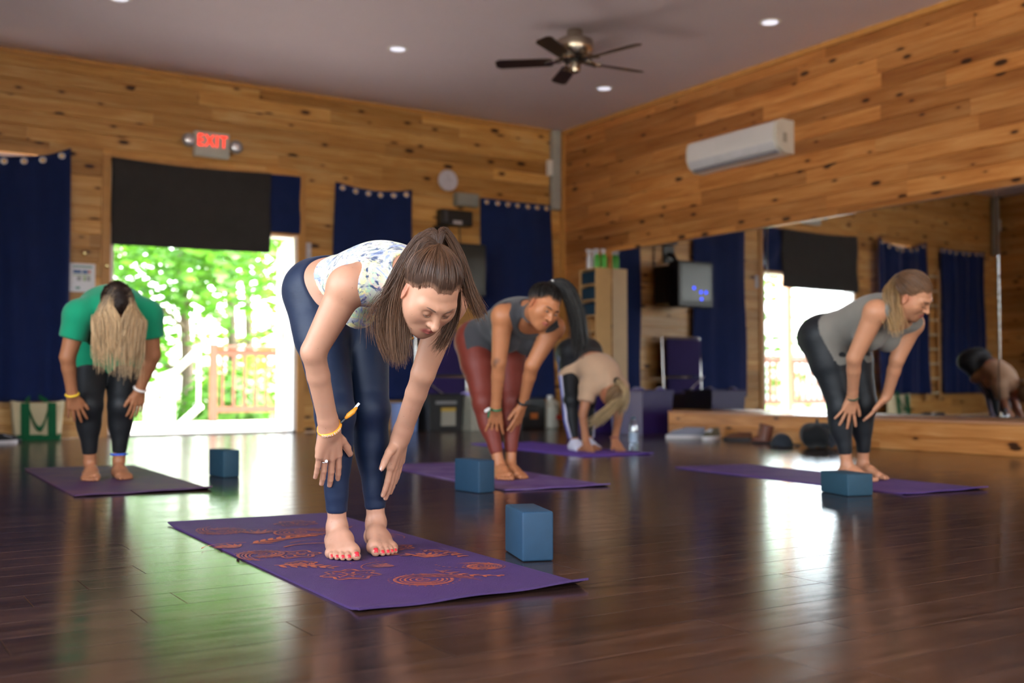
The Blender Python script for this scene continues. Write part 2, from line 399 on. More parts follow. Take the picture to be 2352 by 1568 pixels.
seams = [(7.65, 10.15, 'mirror panel nearest the corner, reflecting the shelf and the hanging television'), (5.175, 7.645, 'wide wall mirror panel behind the woman in the grey tank top'), (2.7, 5.17, 'mirror panel at the right edge, right of the bright vertical seam')]
for a, b, lab in seams:
    r = empty('wall_mirror', (XR, (a+b)/2, .27), 0, lab, 'mirror', 'mirror panels above the ledge')
    L = b - a
    MB().box(-.004, .012, -L/2, L/2, 0, 1.80).build('mirror_glass', M['mirror'], r)
    MB().box(-.008, .012, -L/2, L/2, 1.80, 1.812).build('top_channel', M['chrome'], r); MB().box(-.012, .012, -L/2, L/2, -.016, 0).build('bottom_channel', M['chrome'], r)
    MB().box(-.0075, -.004, -L/2, -L/2 + .005, 0, 1.8).build('edge_strip', M['chrome'], r)
# corner conduit and small boxes on the back wall
def conduit(x, lab):
    r = empty('corner_pipe_cover', (x, YB - .08, 2.70), 0, lab, 'pipe cover')
    MB().rbox(-.06, .06, -.03, .06, 0, 1.0, .012, 2).build('cover', plain('grey_metal', '#a9aaa6', .45), r)
    MB().rbox(-.12, -.06, -.02, .05, .42, .62, .008, 2).build('junction_box', M['white'], r)
conduit(7.70, 'long grey vertical pipe cover near the corner of the back wall')
# ---------------------------------------------------------------- outdoors: deck, railing, trees
M['deck'] = plain('pale_deck_wood', '#cfc2b4', .7, nscale=5, namt=.15)
M['rail'] = plain('brown_rail_wood', '#70432f', .65, nscale=8, namt=.2)
dk = MB().box(-3, 9, YB + .19, 15.9, -.2, -.06).build('deck', M['deck']); tag(dk, kind='structure')
yy = YB + .26
k = 0
dkm = None
while yy < 15.85:
    if dkm is None: o = MB().rbox(-3, 9, -.068, .068, -.03, 0, .004, 1).build('deck_board', M['deck'], dk); dkm = o.data
    else: o = bpy.data.objects.new('deck_board', dkm); COL.objects.link(o); o.parent = dk
    o.location = (0, yy, -.03); yy += .145
gd = MB().box(-60, 60, 15.9, 90, -1.6, -1.5).box(-60, -3, YB + .2, 15.9, -1.6, -1.5).box(9, 60, YB + .2, 15.9, -1.6, -1.5).build('ground', plain('grass_ground', '#4c7228', .9, nscale=2, namt=.4)); tag(gd, kind='structure')
gd2 = MB().box(-60, XL - .5, -40, YB + .2, -.5, -.4).box(XL - .5, XR + 1, -40, YR - .5, -.5, -.4).build('yard', plain('yard_gravel', '#b9b2a0', .9, nscale=2, namt=.2)); tag(gd2, kind='structure')
def railing(x0, x1, y, lab, nb, zt=1.08, post0=True):
    r = empty('deck_railing', (x0, y, 0), 0, lab, 'railing'); L = x1 - x0
    MB().rbox(0, .1, -.05, .05, -.03, zt + .02, .006, 1).build('post', M['rail'], r)
    MB().rbox(L - .1, L, -.05, .05, -.03, zt + .02, .006, 1).build('post', M['rail'], r)
    MB().rbox(.1, L - .1, -.06, .06, zt - .05, zt, .006, 1).build('top_rail', M['rail'], r)
    MB().rbox(.1, L - .1, -.02, .02, zt - .15, zt - .06, .004, 1).build('upper_rail', M['rail'], r)
    MB().rbox(.1, L - .1, -.03, .03, .10, .19, .004, 1).build('bottom_rail', M['rail'], r)
    d0 = None
    for i in range(nb):
        x = .1 + (L - .2) * (i + .5) / nb
        if d0 is None: o = MB().rbox(-.02, .02, -.02, .02, .19, zt - .15, .003, 1).build('baluster', M['rail'], r); d0 = o.data
        else: o = bpy.data.objects.new('baluster', d0); COL.objects.link(o); o.parent = r
        o.location = (x, 0, 0)
railing(4.72, 8.9, 15.6, 'brown wooden deck railing with vertical balusters seen through the open door', 24)
railing(-2.9, 1.7, 15.6, 'deck railing on the far side, mostly seen in the mirror', 26)
pt = MB().rbox(1.78, 1.92, 13.0, 13.14, -.03, 3.6, .01, 1).build('porch_post', plain('tan_post', '#b08a6c', .7, nscale=6)); tag(pt, 'tan wooden porch post seen in the mirrored doorway', 'post')
st = empty('stair_rail', (4.62, 15.7, 0), 0, 'white handrail sloping down the deck steps outside the door', 'railing')
M['wpaint'] = plain('white_outdoor_paint', '#f2f0ea', .5, namt=.03)
MB().tube([(0, 0, 1.05), (-1.1, 1.9, -.5)], .05, 8).build('hand_rail', M['wpaint'], st)
MB().tube([(0, 0, .2), (-1.1, 1.9, -1.3)], .05, 8).build('stringer', M['wpaint'], st)
for t_ in (0.02, .25, .5, .75, .98):
    x, y_, z = -1.1*t_, 1.9*t_, -1.5*t_
    MB().tube([(x, y_, z + .15), (x, y_, z + 1.05)], .025, 6).build('post', M['wpaint'], st)
def leafmat(name, a, b):
    t = NT(name); f = t.noise(t.coord('Object', (1, 1, 1)), 1.3, 3, .6)
    c = t.ramp(f, [(.3, lin(a)), (.7, lin(b))]); t.link(c, t.b.inputs['Base Color']); t.set(Roughness=.5)
    tr = t.add('BsdfTranslucent'); t.link(c, tr.inputs[0]); mx = t.add('MixShader'); mx.inputs[0].default_value = .5
    t.link(t.b.outputs[0], mx.inputs[1]); t.link(tr.outputs[0], mx.inputs[2]); t.link(mx.outputs[0], t.o.inputs[0]); return t.m
LM = [leafmat('leaf_light', '#4f8a1c', '#7fae34'), leafmat('leaf_mid', '#3f781c', '#66982e'), leafmat('leaf_yellow', '#6f8a24', '#9aaa40')]
bark = plain('bark', '#6a5a4c', .9, nscale=14, namt=.4)
def tree(x, y, zb, h, cr, n, lm, lab, seed, low=.10):
    g = np.random.default_rng(seed); r = empty('tree', (x, y, zb), 0, lab, 'tree', 'trees beyond the deck')
    tk = MB(); tk.tube([(0, 0, -.1), (.08, .05, h*.35), (-.05, .1, h*.7), (.05, 0, h*.92)], [.14, .11, .07, .03], 8)
    tips = []
    for i in range(11):
        z = h * g.uniform(low, .85); a = g.uniform(0, 6.28); l = cr * g.uniform(.55, .95)
        e = (math.cos(a)*l, math.sin(a)*l, z + l*.35); tips.append(e)
        tk.tube([(0, 0.03, z), (e[0]*.5, e[1]*.5, z + l*.25), e], [.045, .03, .012], 5)
    tk.build('trunk', bark, r, smooth=True)
    tips.append((0, 0, h))
    T = np.array(tips)[g.integers(0, len(tips), n)]
    p = T + g.normal(size=(n, 3)) * np.array([.42, .42, .34]) * cr * .62
    q = g.normal(size=(n, 3)); q /= np.linalg.norm(q, axis=1)[:, None]
    u = np.cross(q, [0, 0, 1.0]); u /= np.linalg.norm(u, axis=1)[:, None] + 1e-9; w = np.cross(q, u)
    s = g.uniform(.07, .15, n)[:, None]
    V = np.stack([p - u*s, p - w*s*.5 + q*s*.12, p + u*s, p + w*s*.5 + q*s*.12], 1).reshape(-1, 3)
    me = bpy.data.meshes.new('foliage'); me.from_pydata(V.tolist(), [], np.arange(n*4).reshape(-1, 4).tolist()); me.materials.append(lm)
    o = bpy.data.objects.new('foliage', me); COL.objects.link(o); o.parent = r
TS = [(3.1, 19.5, 5.6, 2.3, 'leafy bright green tree straight behind the open doorway', 0), (5.3, 19.0, 5.2, 2.1, 'bright green tree right behind the deck railing', 1),
      (6.9, 21.5, 6.5, 2.6, 'taller green tree at the right side of the doorway view', 0), (4.6, 23.5, 7.5, 3.0, 'tall tree standing further back between the nearer trees', 2),
      (1.5, 21.5, 6.2, 2.6, 'green tree at the left edge of the doorway view', 1), (8.6, 25.5, 8, 3.2, 'tall pale tree in the distance behind the railing', 2),
      (-1.2, 19.0, 6.0, 2.5, 'green tree left of the doorway, seen in the mirror', 0), (-3.8, 22.0, 7.0, 2.9, 'tall tree seen only in the mirrored doorway', 1)]
for i, (x, y_, h, cr, lab, li) in enumerate(TS): tree(x, y_, -1.5, h + 1.0, cr, 4200, LM[li], lab, 40 + i)
def bush(x, y, zb, h, r_, n, lm, lab, seed):
    g = np.random.default_rng(seed); r = empty('shrub', (x, y, zb), 0, lab, 'shrub', 'shrubs below the deck'); tk = MB()
    for i in range(5):
        a = i*1.257; tk.tube([(0, 0, 0), (math.cos(a)*r_*.4, math.sin(a)*r_*.4, h*.7)], [.03, .01], 5)
    tag(tk.build('stems', bark, r), kind='stuff'); q = g.normal(size=(n, 3)); q /= np.linalg.norm(q, axis=1)[:, None]; rad = g.random(n)[:, None]**.4
    p = q*rad*np.array([r_, r_, h*.5]) + np.array([0, 0, h*.55]); k = g.normal(size=(n, 3)); k /= np.linalg.norm(k, axis=1)[:, None]; u = np.cross(q, k); u /= np.linalg.norm(u, axis=1)[:, None] + 1e-9; w = np.cross(q, u); s = g.uniform(.06, .13, n)[:, None]
    V = np.stack([p - u*s, p - w*s*.5, p + u*s, p + w*s*.5], 1).reshape(-1, 3); me = bpy.data.meshes.new('foliage'); me.from_pydata(V.tolist(), [], np.arange(n*4).reshape(-1, 4).tolist()); me.materials.append(lm)
    o = bpy.data.objects.new('foliage', me); COL.objects.link(o); o.parent = r
for i, (x, y_, h, rr, lab) in enumerate(((3.6, 17.3, 2.1, .75, 'leafy shrub left of the deck railing'), (5.5, 17.2, 2.3, .9, 'leafy shrub behind the deck railing balusters'), (7.4, 17.4, 2.4, .9, 'shrub at the right end of the deck railing'), (1.9, 17.4, 2.6, .9, 'shrub at the left side of the doorway view'), (2.7, 18.8, 3.2, 1.0, 'tall shrub under the trees left of the railing'))): bush(x, y_, -1.5, h, rr, 2200, LM[i % 3], lab, 70 + i)
# ---------------------------------------------------------------- curtains and valances
def curtain(name, x0, x1, z0, z1, lab, mat, sag=.04, fold=.02, nf=5, tw=0, yoff=.05, ring=0, bot_slant=0, flare=0, grp=None, seed=1, tabs=()):
    r = empty(name, ((x0+x1)/2, YB - yoff, z0), 0, lab, 'curtain', grp); w = x1 - x0; hh = z1 - z0
    g = random.Random(seed); ph = [g.uniform(0, 6.28) for _ in range(4)]
    def fn(u, v):
        wz = w * (1 + flare * (1 - v))
        x = (u - .5) * wz + tw * (1 - v)
        top = hh - sag * 4 * u * (1 - u); bot = bot_slant * u
        z = bot + (top - bot) * v
        y = -fold * (.5 + .5 * (1 - v)) * (math.sin(u * nf * 6.28 + ph[0] + .8 * math.sin(v * 3)) + .5 * math.sin(u * nf * 11.3 + ph[1])) - .012 * math.sin(v * 9 + u * 5 + ph[2])
        return (x, y - .01, z)
    MB().grid(fn, 60, 40).build('panel', mat, r, smooth='all', solid=.003)
    for i in range(ring):
        u = (i + .5) / ring; p = Vector(fn(u, 1)); q = p + Vector((0, -.012, -.05))
        gr_ = MB().tube([q + Vector((math.cos(a)*.026, 0, math.sin(a)*.026)) for a in np.linspace(0, 6.28, 15)[:-1]], .009, 6, closed=True).build('grommet', M['chrome'], r, smooth='all')
        MB().lathe([(.0185, -.004), (.0185, .004)], q, 12, 'y').build('grommet_eye', M['trim'], gr_)
    return r
cg = 'navy curtains over the windows'
curtain('window_curtain', .80, 1.97, .36, 2.80, 'long navy curtain at the left edge beside the paper notice', M['navy'], .14, .035, 3, yoff=.11, ring=7, seed=4, grp=cg, flare=.02)
curtain('window_curtain', 4.74, 5.69, .34, 2.76, 'navy grommet curtain behind the bending woman in front, left of the clock', M['navy'], .05, .012, 2, ring=6, seed=5, grp=cg, flare=.1)
curtain('window_curtain', 6.62, 7.64, .34, 2.76, 'navy grommet curtain nearest the corner of the room', M['navy'], .01, .012, 2, ring=7, seed=6, grp=cg, flare=.06, tw=.03)
curtain('window_curtain', -.80, .36, .36, 2.74, 'navy curtain further left, seen only in the mirror', M['navy'], .02, .02, 4, ring=7, seed=7, grp=cg)
curtain('door_valance', 2.365, 4.0, 1.90, 2.775, 'charcoal cloth hung across the top of the open doorway', M['grey_cloth'], .02, .006, 1, yoff=.045, seed=8, bot_slant=.02)
curtain('door_valance', 3.93, 4.34, 2.15, 2.775, 'short navy cloth piece at the right end of the doorway top', M['navy'], .0, .006, 1, yoff=.03, seed=9)
for yl0, yl1 in ((6.1, 7.3), (8.5, 9.7)):
    r = empty('window_curtain', (XL + .05, (yl0+yl1)/2, .4), R90, 'navy curtain on the left wall near y %s, seen in the mirror' % ('the corner' if yl0 > 8 else 'the middle'), 'curtain', cg)
    r['label'] = 'navy curtain on the far left wall, ' + ('nearer the room corner in the mirror' if yl0 > 8 else 'at the right edge of the mirror view')
    MB().grid(lambda u, v: ((u-.5)*1.2, -.025*math.sin(u*30), v*2.3), 60, 6).build('panel', M['navy'], r, smooth='all', solid=.003)
# ---------------------------------------------------------------- exit sign, clock, boxes, notice, switch
ex = empty('exit_sign', (3.363, YB, 3.01), 0, 'lit exit sign with two emergency lamp heads above the doorway', 'exit sign')
MB().rbox(-.185, .185, -.07, 0, -.13, .13, .012, 2).build('housing', plain('exit_housing', '#c9ccc4', .45), ex)
em = NT('exit_red'); em.set(Base_Color=lin('#ff2a12')); em.b.inputs['Emission Color'].default_value = lin('#ff3018'); em.b.inputs['Emission Strength'].default_value = 1.1
mtxt('EXIT', 'lettering', em.m, .18, .003, ex, (0, -.074, .03), (R90, 0, 0), .78)
def lampglass():
    t = NT('lamp_lens'); t.set(Base_Color=(.9, .9, .95, 1), Roughness=.08); t.b.inputs['Metallic'].default_value = .7; return t.m
LL = lampglass()
for s, z in ((-1, .02), (1, .0)):
    hd = MB().lathe([(.02, 0), (.05, -.01), (.068, -.05), (.07, -.075)], (s*.245, -.02, z), 16, 'y').build('lamp_head', plain('lamp_housing', '#8f9190', .4), ex, smooth=True)
    MB().lathe([(.058, -.07), (.05, -.082), (.025, -.09), (.004, -.092)], (s*.245, -.02, z), 16, 'y').build('lens', LL, hd, smooth=True)
    MB().tube([(s*.18, -.03, z), (s*.235, -.03, z)], .014, 6).build('arm', M['dark'], ex)
ck = empty('wall_clock', (6.185, YB, 2.926), 0, 'round pale wall clock above the two wall boxes', 'clock')
MB().lathe([(.10, 0), (.125, -.005), (.128, -.03), (.118, -.042), (.112, -.034), (.0, -.034)], (0, 0, 0), 28, 'y').build('clock_case', plain('clock_white', '#d6d4e2', .35), ck, smooth=True)
hd = MB(); hd.box(-.004, .004, -.038, -.036, 0, .075).box(0, .05, -.038, -.036, -.004, .004); hd.build('hands', plain('clock_hand', '#b4b2be', .5), ck)
r = empty('wall_unit', (6.42, YB, 2.71), 0, 'small grey rectangular box on the wall under the clock', 'wall box')
MB().rbox(-.155, .155, -.09, 0, -.08, .08, .01, 2).build('case', plain('grey_box', '#8e8f88', .5), r)
MB().rbox(-.135, .135, -.094, -.09, -.062, .062, .002, 1).build('cover_plate', plain('grey_plate', '#9b9c96', .5), r)
r = empty('wall_console', (6.25, YB, 2.475), 0, 'black wall mounted electronics box below the grey box', 'wall box')
MB().rbox(-.21, .21, -.14, 0, -.09, .09, .012, 2).build('case', M['dark'], r)
MB().rbox(-.17, -.13, -.146, -.139, -.06, .07, .002, 1).build('side_panel', plain('dark_grey_panel', '#4a4a50', .4), r)
MB().rbox(-.06, .06, -.146, -.139, -.08, -.035, .002, 1).build('label_plate', plain('pale_label', '#b9b4bb', .4), r)
MB().tube([(.1, -.01, -.09), (.11, -.015, -.35), (.09, -.015, -.6)], .008, 6).build('cable', M['dark'], r)
nt = empty('paper_notice', (2.115, YB, 1.563), 0, 'white laminated notice sheet on the planks left of the doorway', 'notice')
MB().box(-.12, .12, -.006, -.002, -.14, .14).build('sheet', plain('laminated_paper', '#e6eaf2', .25, namt=.02), nt)
ink = {k: plain('ink_' + k, v, .4) for k, v in dict(teal='#2f8f86', blue='#2d5f9e', red='#c04a4a', green='#7fae6a', grey='#98a0a8').items()}
for nm, mt, b in (('title_bar', 'teal', (-.09, .09, .10, .115)), ('picture_block', 'blue', (-.085, -.01, .04, .075)), ('picture_block', 'blue', (.0, .05, .04, .075)), ('picture_block', 'red', (.055, .075, .045, .075)),
                  ('text_line', 'green', (-.085, .075, .02, .028)), ('text_block', 'grey', (-.05, -.01, -.03, .012)), ('text_block', 'green', (.01, .03, -.03, .012)), ('text_block', 'grey', (.04, .075, -.03, .012)), ('footer', 'teal', (-.06, -.02, -.11, -.09))):
    MB().box(b[0], b[1], -.0068, -.006, b[2], b[3]).build(nm, ink[mt], nt)
sw = empty('light_switch', (4.455, YB, 1.98), 0, 'pale switch plate beside the door casing', 'switch')
MB().rbox(-.03, .03, -.012, 0, -.09, .09, .004, 1).build('plate', plain('switch_plate', '#c9c6cf', .4), sw)
MB().rbox(-.008, .008, -.02, -.012, -.02, .02, .002, 1).build('toggle', M['white'], sw)
for i, (x, z) in enumerate(((2.128, 1.80), (2.335, 1.686))):
    r = empty('coat_knob', (x, YB, z), 0, 'small shiny brass knob ' + ('above the paper notice' if i == 0 else 'on the door casing beside the notice'), 'knob')
    MB().lathe([(.02, 0), (.012, -.02), (.024, -.045), (.018, -.062), (.004, -.068)], (0, -.02*i, 0), 14, 'y').build('knob', plain('brass', '#d9c48a', .12, 1), r, smooth=True)
ot = empty('wall_outlet', (XR, 9.25, .16), 0, 'cream outlet plate low on the dark wall near the corner', 'outlet')
MB().rbox(-.012, 0, -.04, .04, -.06, .06, .003, 1).build('plate', plain('outlet_cream', '#d8cfb4', .4), ot)
for z in (-.025, .025): MB().rbox(-.015, -.012, -.017, .017, z-.016, z+.016, .002, 1).build('socket', plain('outlet_socket', '#bdb49a', .4), ot)
# ---------------------------------------------------------------- air conditioner
ac = empty('air_conditioner', (XR, 7.92, 2.90), 0, 'white wall mounted air conditioner high on the pine wall', 'air conditioner')
sec = [(0, -.16), (0, .16), (-.17, .165), (-.215, .14), (-.235, .07), (-.235, -.04), (-.20, -.11), (-.12, -.16)]
def acsec(y0, y1, sc=1.0):
    v = [(x*sc, y0, z*sc) for x, z in sec] + [(x*sc, y1, z*sc) for x, z in sec]; n = len(sec)
    return MB().add(v, [(i, (i+1) % n, (i+1) % n + n, i+n) for i in range(n)] + [tuple(range(n)), tuple(reversed(range(n, 2*n)))])
b = acsec(-.58, .63).build('body', M['plastic_w'], ac, smooth=True)
acsec(-.625, -.58).build('end_cap', plain('ac_end_cap', '#dcdad4', .4), ac, smooth=True); acsec(.63, .66).build('end_cap', plain('ac_end_cap', '#dcdad4', .4), ac, smooth=True)
fl_ = MB(); fl_.add([(-.232, -.57, -.055), (-.232, .62, -.055), (-.199, .62, -.118), (-.199, -.57, -.118), (-.242, -.57, -.057), (-.242, .62, -.057), (-.208, .62, -.124), (-.208, -.57, -.124)], [(0,1,2,3),(4,5,6,7),(0,1,5,4),(2,3,7,6),(1,2,6,5),(0,3,7,4)])
fl_.build('air_flap', plain('ac_flap', '#cfd2de', .3), ac)
MB().box(-.19, -.13, -.56, .61, -.158, -.13).build('outlet_slot', plain('ac_slot', '#8d90a0', .5), ac)
MB().box(-.15, -.10, -.632, -.626, -.06, .03).build('badge', plain('ac_badge', '#a8a49c', .5), ac)
# ---------------------------------------------------------------- ceiling fan
fan = empty('ceiling_fan', (5.66, 7.86, H), 0, 'five bladed dark ceiling fan with nickel motor', 'ceiling fan')
nk = plain('brushed_nickel', '#b8ad9c', .25, 1, namt=.05)
MB().lathe([(.07, 0), (.075, -.06), (.12, -.075), (.165, -.10), (.172, -.14), (.165, -.20), (.13, -.245), (.10, -.25)], (0, 0, 0), 28).build('motor_housing', nk, fan, smooth=True)
MB().lathe([(.09, -.25), (.10, -.265), (.10, -.29), (.07, -.30)], (0, 0, 0), 24).build('hub', M['dark'], fan, smooth=True)
MB().lathe([(.05, -.30), (.055, -.34), (.045, -.38), (.012, -.395)], (0, 0, 0), 20).build('switch_cup', nk, fan, smooth=True)
bld = plain('dark_walnut_blade', '#2a1812', .4, nscale=6, namt=.3); bld0 = arm0 = None
for i in range(5):
    a = math.radians(-4.5 + 72*i)
    if bld0 is None:
        mb = MB(); out = [(.20, -.055), (.24, -.065), (.68, -.075), (.72, -.045), (.72, .045), (.68, .075), (.24, .065), (.20, .055)]
        tl = math.radians(13)
        def pz(x, y, z): return (x, y*math.cos(tl) - z*math.sin(tl), y*math.sin(tl) + z*math.cos(tl))
        n = len(out); mb.add([pz(x, y_, .004) for x, y_ in out] + [pz(x, y_, -.004) for x, y_ in out], [tuple(range(n)), tuple(reversed(range(n, 2*n)))] + [(i_, (i_+1) % n, (i_+1) % n + n, i_ + n) for i_ in range(n)])
        o1 = mb.build('blade', bld, fan); bld0 = o1.data
        mb = MB()
        for s in (-1, 1): mb.tube([(.09, .012*s, .02), (.14, .05*s, .012), (.19, .03*s, .0), (.25, .045*s, -.004)], [.011, .012, .01, .008], 6)
        mb.tube([(.09, 0, .02), (.17, 0, .004), (.27, 0, -.006)], .011, 6)
        o2 = mb.build('blade_arm', nk, fan, smooth=True); arm0 = o2.data
    else:
        o1 = bpy.data.objects.new('blade', bld0); o2 = bpy.data.objects.new('blade_arm', arm0)
        for o in (o1, o2): COL.objects.link(o); o.parent = fan
    for o in (o1, o2): o.location = (0, 0, -.285); o.rotation_euler = (0, 0, a)
# ---------------------------------------------------------------- recessed ceiling lights
lt = NT('downlight_lens'); lt.set(Base_Color=lin('#dcdcf0'), Roughness=.3); lt.b.inputs['Emission Color'].default_value = (.85, .85, 1, 1); lt.b.inputs['Emission Strength'].default_value = .5
for x, y_, lab in ((2.0, 9.2, 'recessed ceiling light at the upper left edge'), (4.55, 9.2, 'recessed ceiling light left of the fan'), (7.05, 9.25, 'recessed ceiling light right below the fan, near the corner'), (6.98, 6.75, 'recessed ceiling light above the air conditioner'), (4.5, 6.7, 'recessed ceiling light out of view in front of the fan'), (2.0, 6.7, 'recessed ceiling light out of view at the left front')):
    if 'out of view' in lab: continue
    r = empty('ceiling_light', (x, y_, H), 0, lab, 'ceiling light', 'recessed ceiling lights')
    MB().lathe([(.095, 0), (.10, -.006), (.085, -.014), (.075, -.008)], (0, 0, 0), 24).build('trim_ring', M['white'], r, smooth=True)
    MB().lathe([(.075, -.007), (.05, -.013), (.002, -.015)], (0, 0, 0), 24).build('lens', lt.m, r, smooth=True)
# ---------------------------------------------------------------- yoga mats and blocks
def mat_fabric(name, col, col2=None, worn=.0):
    t = NT(name); co = t.coord('Object'); c = lin(col); n = t.noise(co, 3.2, 4, .6); n2 = t.noise(co, 14, 3)
    base = t.mix(n2, tuple(x*.85 for x in c[:3])+(1,), tuple(min(1, x*1.15) for x in c[:3])+(1,))
    if col2: base = t.mix(t.math('MULTIPLY', t.ramp(n, [(.42, (0, 0, 0, 1)), (.62, (1, 1, 1, 1))]), worn), base, lin(col2))
    t.link(base, t.b.inputs['Base Color']); t.set(Roughness=.62); t.b.inputs['Specular IOR Level'].default_value = .3
    w = t.n.new('ShaderNodeTexVoronoi'); w.inputs['Scale'].default_value = 210; t.link(co, w.inputs['Vector']); t.bump(w.outputs['Distance'], .5, .0012); return t.m
def yoga_mat(x0, x1, y0, y1, rz, lab, mat, curl=.02, seed=1):
    r = empty('yoga_mat', ((x0+x1)/2, y0, 0), rz, lab, 'yoga mat', 'yoga mats on the floor'); w, L = x1-x0, y1-y0; th = .006; g = random.Random(seed); a = g.uniform(0, 6)
    nu, nv = 24, 60
    def zt(u, v):
        d = v*L; e = math.exp(-(d/.035)**2); eb = math.exp(-((L-d)/.05)**2)
        return curl*e*(.25 + .75*u**2 + .3*math.sin(u*7 + a)**2) + curl*.4*eb*(1-u)
    mb = MB(); tp, bt = [], []
    for j in range(nv+1):
        v = (j/nv)**1.4
        for i in range(nu+1):
            u = i/nu; z = max(0, zt(u, v)); tp.append(((u-.5)*w, v*L, z + th)); bt.append(((u-.5)*w, v*L, z + .0004))
    n = len(tp); fs = []
    for j in range(nv):
        for i in range(nu):
            q = j*(nu+1)+i; fs.append((q, q+1, q+nu+2, q+nu+1)); fs.append((n+q, n+q+nu+1, n+q+nu+2, n+q+1))
    rim = [i for i in range(nu+1)] + [j*(nu+1)+nu for j in range(1, nv+1)] + [nv*(nu+1)+i for i in range(nu-1, -1, -1)] + [j*(nu+1) for j in range(nv-1, 0, -1)]
    for k in range(len(rim)): p, q = rim[k], rim[(k+1) % len(rim)]; fs.append((p, n+p, n+q, q))
    mb.add(tp + bt, fs); o = mb.build('sheet', mat, r, smooth=True); return r
mA = yoga_mat(1.066, 1.72, 2.34, 4.19, math.radians(-1.5), 'purple yoga mat with orange paisley print under the woman in front', mat_fabric('purple_mat', '#432c59'), .014, 3)
mB_ = yoga_mat(1.01, 1.66, 5.43, 7.28, math.radians(-1.5), 'dark purple yoga mat under the woman in the green shirt', mat_fabric('plum_mat', '#4a2f55', '#6a4650', .6), .012, 5)
mC = yoga_mat(2.86, 3.47, 4.54, 6.39, math.radians(-6), 'purple and grey yoga mat under the woman in red leggings', mat_fabric('violet_mat', '#5b3d78', '#8a7a9a', .5), .008, 6)
mD = yoga_mat(4.40, 4.98, 3.375, 5.225, math.radians(-4.5), 'plain purple yoga mat under the woman in the grey tank top', mat_fabric('indigo_mat', '#4b3470', '#6a4a7a', .5), .010, 7)
mE = yoga_mat(4.66, 5.28, 6.35, 8.2, math.radians(-4), 'bright violet yoga mat under the woman touching the floor', mat_fabric('bright_violet_mat', '#6a48b0'), .006, 8)
# printed paisley lines on the front mat (a flat print a hair above its surface)
tp_ = NT('orange_print'); nz_ = tp_.noise(tp_.coord('Object'), 55, 4, .7); nz2 = tp_.noise(tp_.coord('Object'), 3, 2)
tp_.link(tp_.mix(tp_.ramp(tp_.math('ADD', tp_.math('MULTIPLY', nz_, .6), tp_.math('MULTIPLY', nz2, .4)), [(.42, (0, 0, 0, 1)), (.56, (1, 1, 1, 1))]), lin('#5e3648'), lin('#b4552a')), tp_.b.inputs['Base Color']); tp_.set(Roughness=.65); pr_mat = tp_.m
PR = MB(); Z0 = .0068
def rib(pts, w, close=False):
    global Z0
    Z0 += 4e-6; pts = [Vector((x, y, 0)) for x, y in pts]; n = len(pts); o = len(PR.v)
    for i, p in enumerate(pts):
        a = pts[i-1] if i else p; b = pts[i+1] if i < n-1 else p; t = (b - a).normalized(); s = Vector((-t.y, t.x, 0))
        ww = 1.1*(w(i/(n-1)) if callable(w) else w)
        PR.v += [tuple(p + s*ww + Vector((0, 0, Z0))), tuple(p - s*ww + Vector((0, 0, Z0)))]
    for i in range(n-1): PR.f.append((o+2*i, o+2*i+1, o+2*i+3, o+2*i+2)); PR.mi.append(0)
def arc(cx, cy, r, a0, a1, w=.0022, n=26, r1=None):
    r1 = r if r1 is None else r1
    rib([(cx + (r+(r1-r)*t)*math.cos(a0+(a1-a0)*t), cy + (r+(r1-r)*t)*math.sin(a0+(a1-a0)*t)) for t in np.linspace(0, 1, n)], w)
def leaf(x, y, a, L, w): rib([(x + math.cos(a)*L*t, y + math.sin(a)*L*t) for t in np.linspace(0, 1, 8)], lambda t: w*math.sin(math.pi*min(1, t*.93+.05))**.8)
def dots(cx, cy, r, n, a0=0, a1=6.28, w=.003):
    for k in range(n):
        a = a0 + (a1-a0)*k/n; leaf(cx + r*math.cos(a), cy + r*math.sin(a), a, w*2.4, w)
def flower(cx, cy, r, a=0, petals=7):
    pts = [(cx + (r*(1+.16*math.cos(petals*t)))*math.cos(t+a), cy + (r*(1+.16*math.cos(petals*t)))*math.sin(t+a)) for t in np.linspace(0, 6.283, 70)]
    rib(pts, .0042); rib([(cx + (p[0]-cx)*.72, cy + (p[1]-cy)*.72) for p in pts], .0018)
    for k in range(petals): leaf(cx + r*.2*math.cos(k*6.283/petals), cy + r*.2*math.sin(k*6.283/petals), k*6.283/petals, r*.38, .0045)
    arc(cx, cy, r*.16, 0, 6.283, .003, 14)
def paisley(cx, cy, r, a, flip=1):
    for i, (k, w) in enumerate(((1, .0042), (.82, .0022), (.66, .003), (.48, .0022))):
        arc(cx, cy, r*k, a, a + flip*4.9, w, 40, r*k*.92)
        # the long tail
        x0, y0 = cx + r*k*math.cos(a), cy + r*k*math.sin(a); d = a - flip*1.57
        rib([(x0 + math.cos(d - flip*.5*t)*r*2.1*t*(1.1-k*.2), y0 + math.sin(d - flip*.5*t)*r*2.1*t*(1.1-k*.2)) for t in np.linspace(0, 1, 14)], lambda t: w*(1.3 - t))
    arc(cx, cy, r*.32, a, a + flip*8.5, .0026, 40, r*.06); dots(cx, cy, r*1.14, 22, a, a + flip*4.8, .003)
def branch(x0, y0, x1, y1, n, L, w, cv=.1):
    dx, dy = x1-x0, y1-y0; P_ = lambda t: (x0+dx*t - dy*cv*math.sin(t*3.14), y0+dy*t + dx*cv*math.sin(t*3.14)); rib([P_(t) for t in np.linspace(0, 1, 14)], .0022); a = math.atan2(dy, dx)
    for k in range(n):
        t = (k+.5)/n
        for s in (-1, 1): leaf(*P_(t), a + s*.75, L*(1.1-.5*t), w)
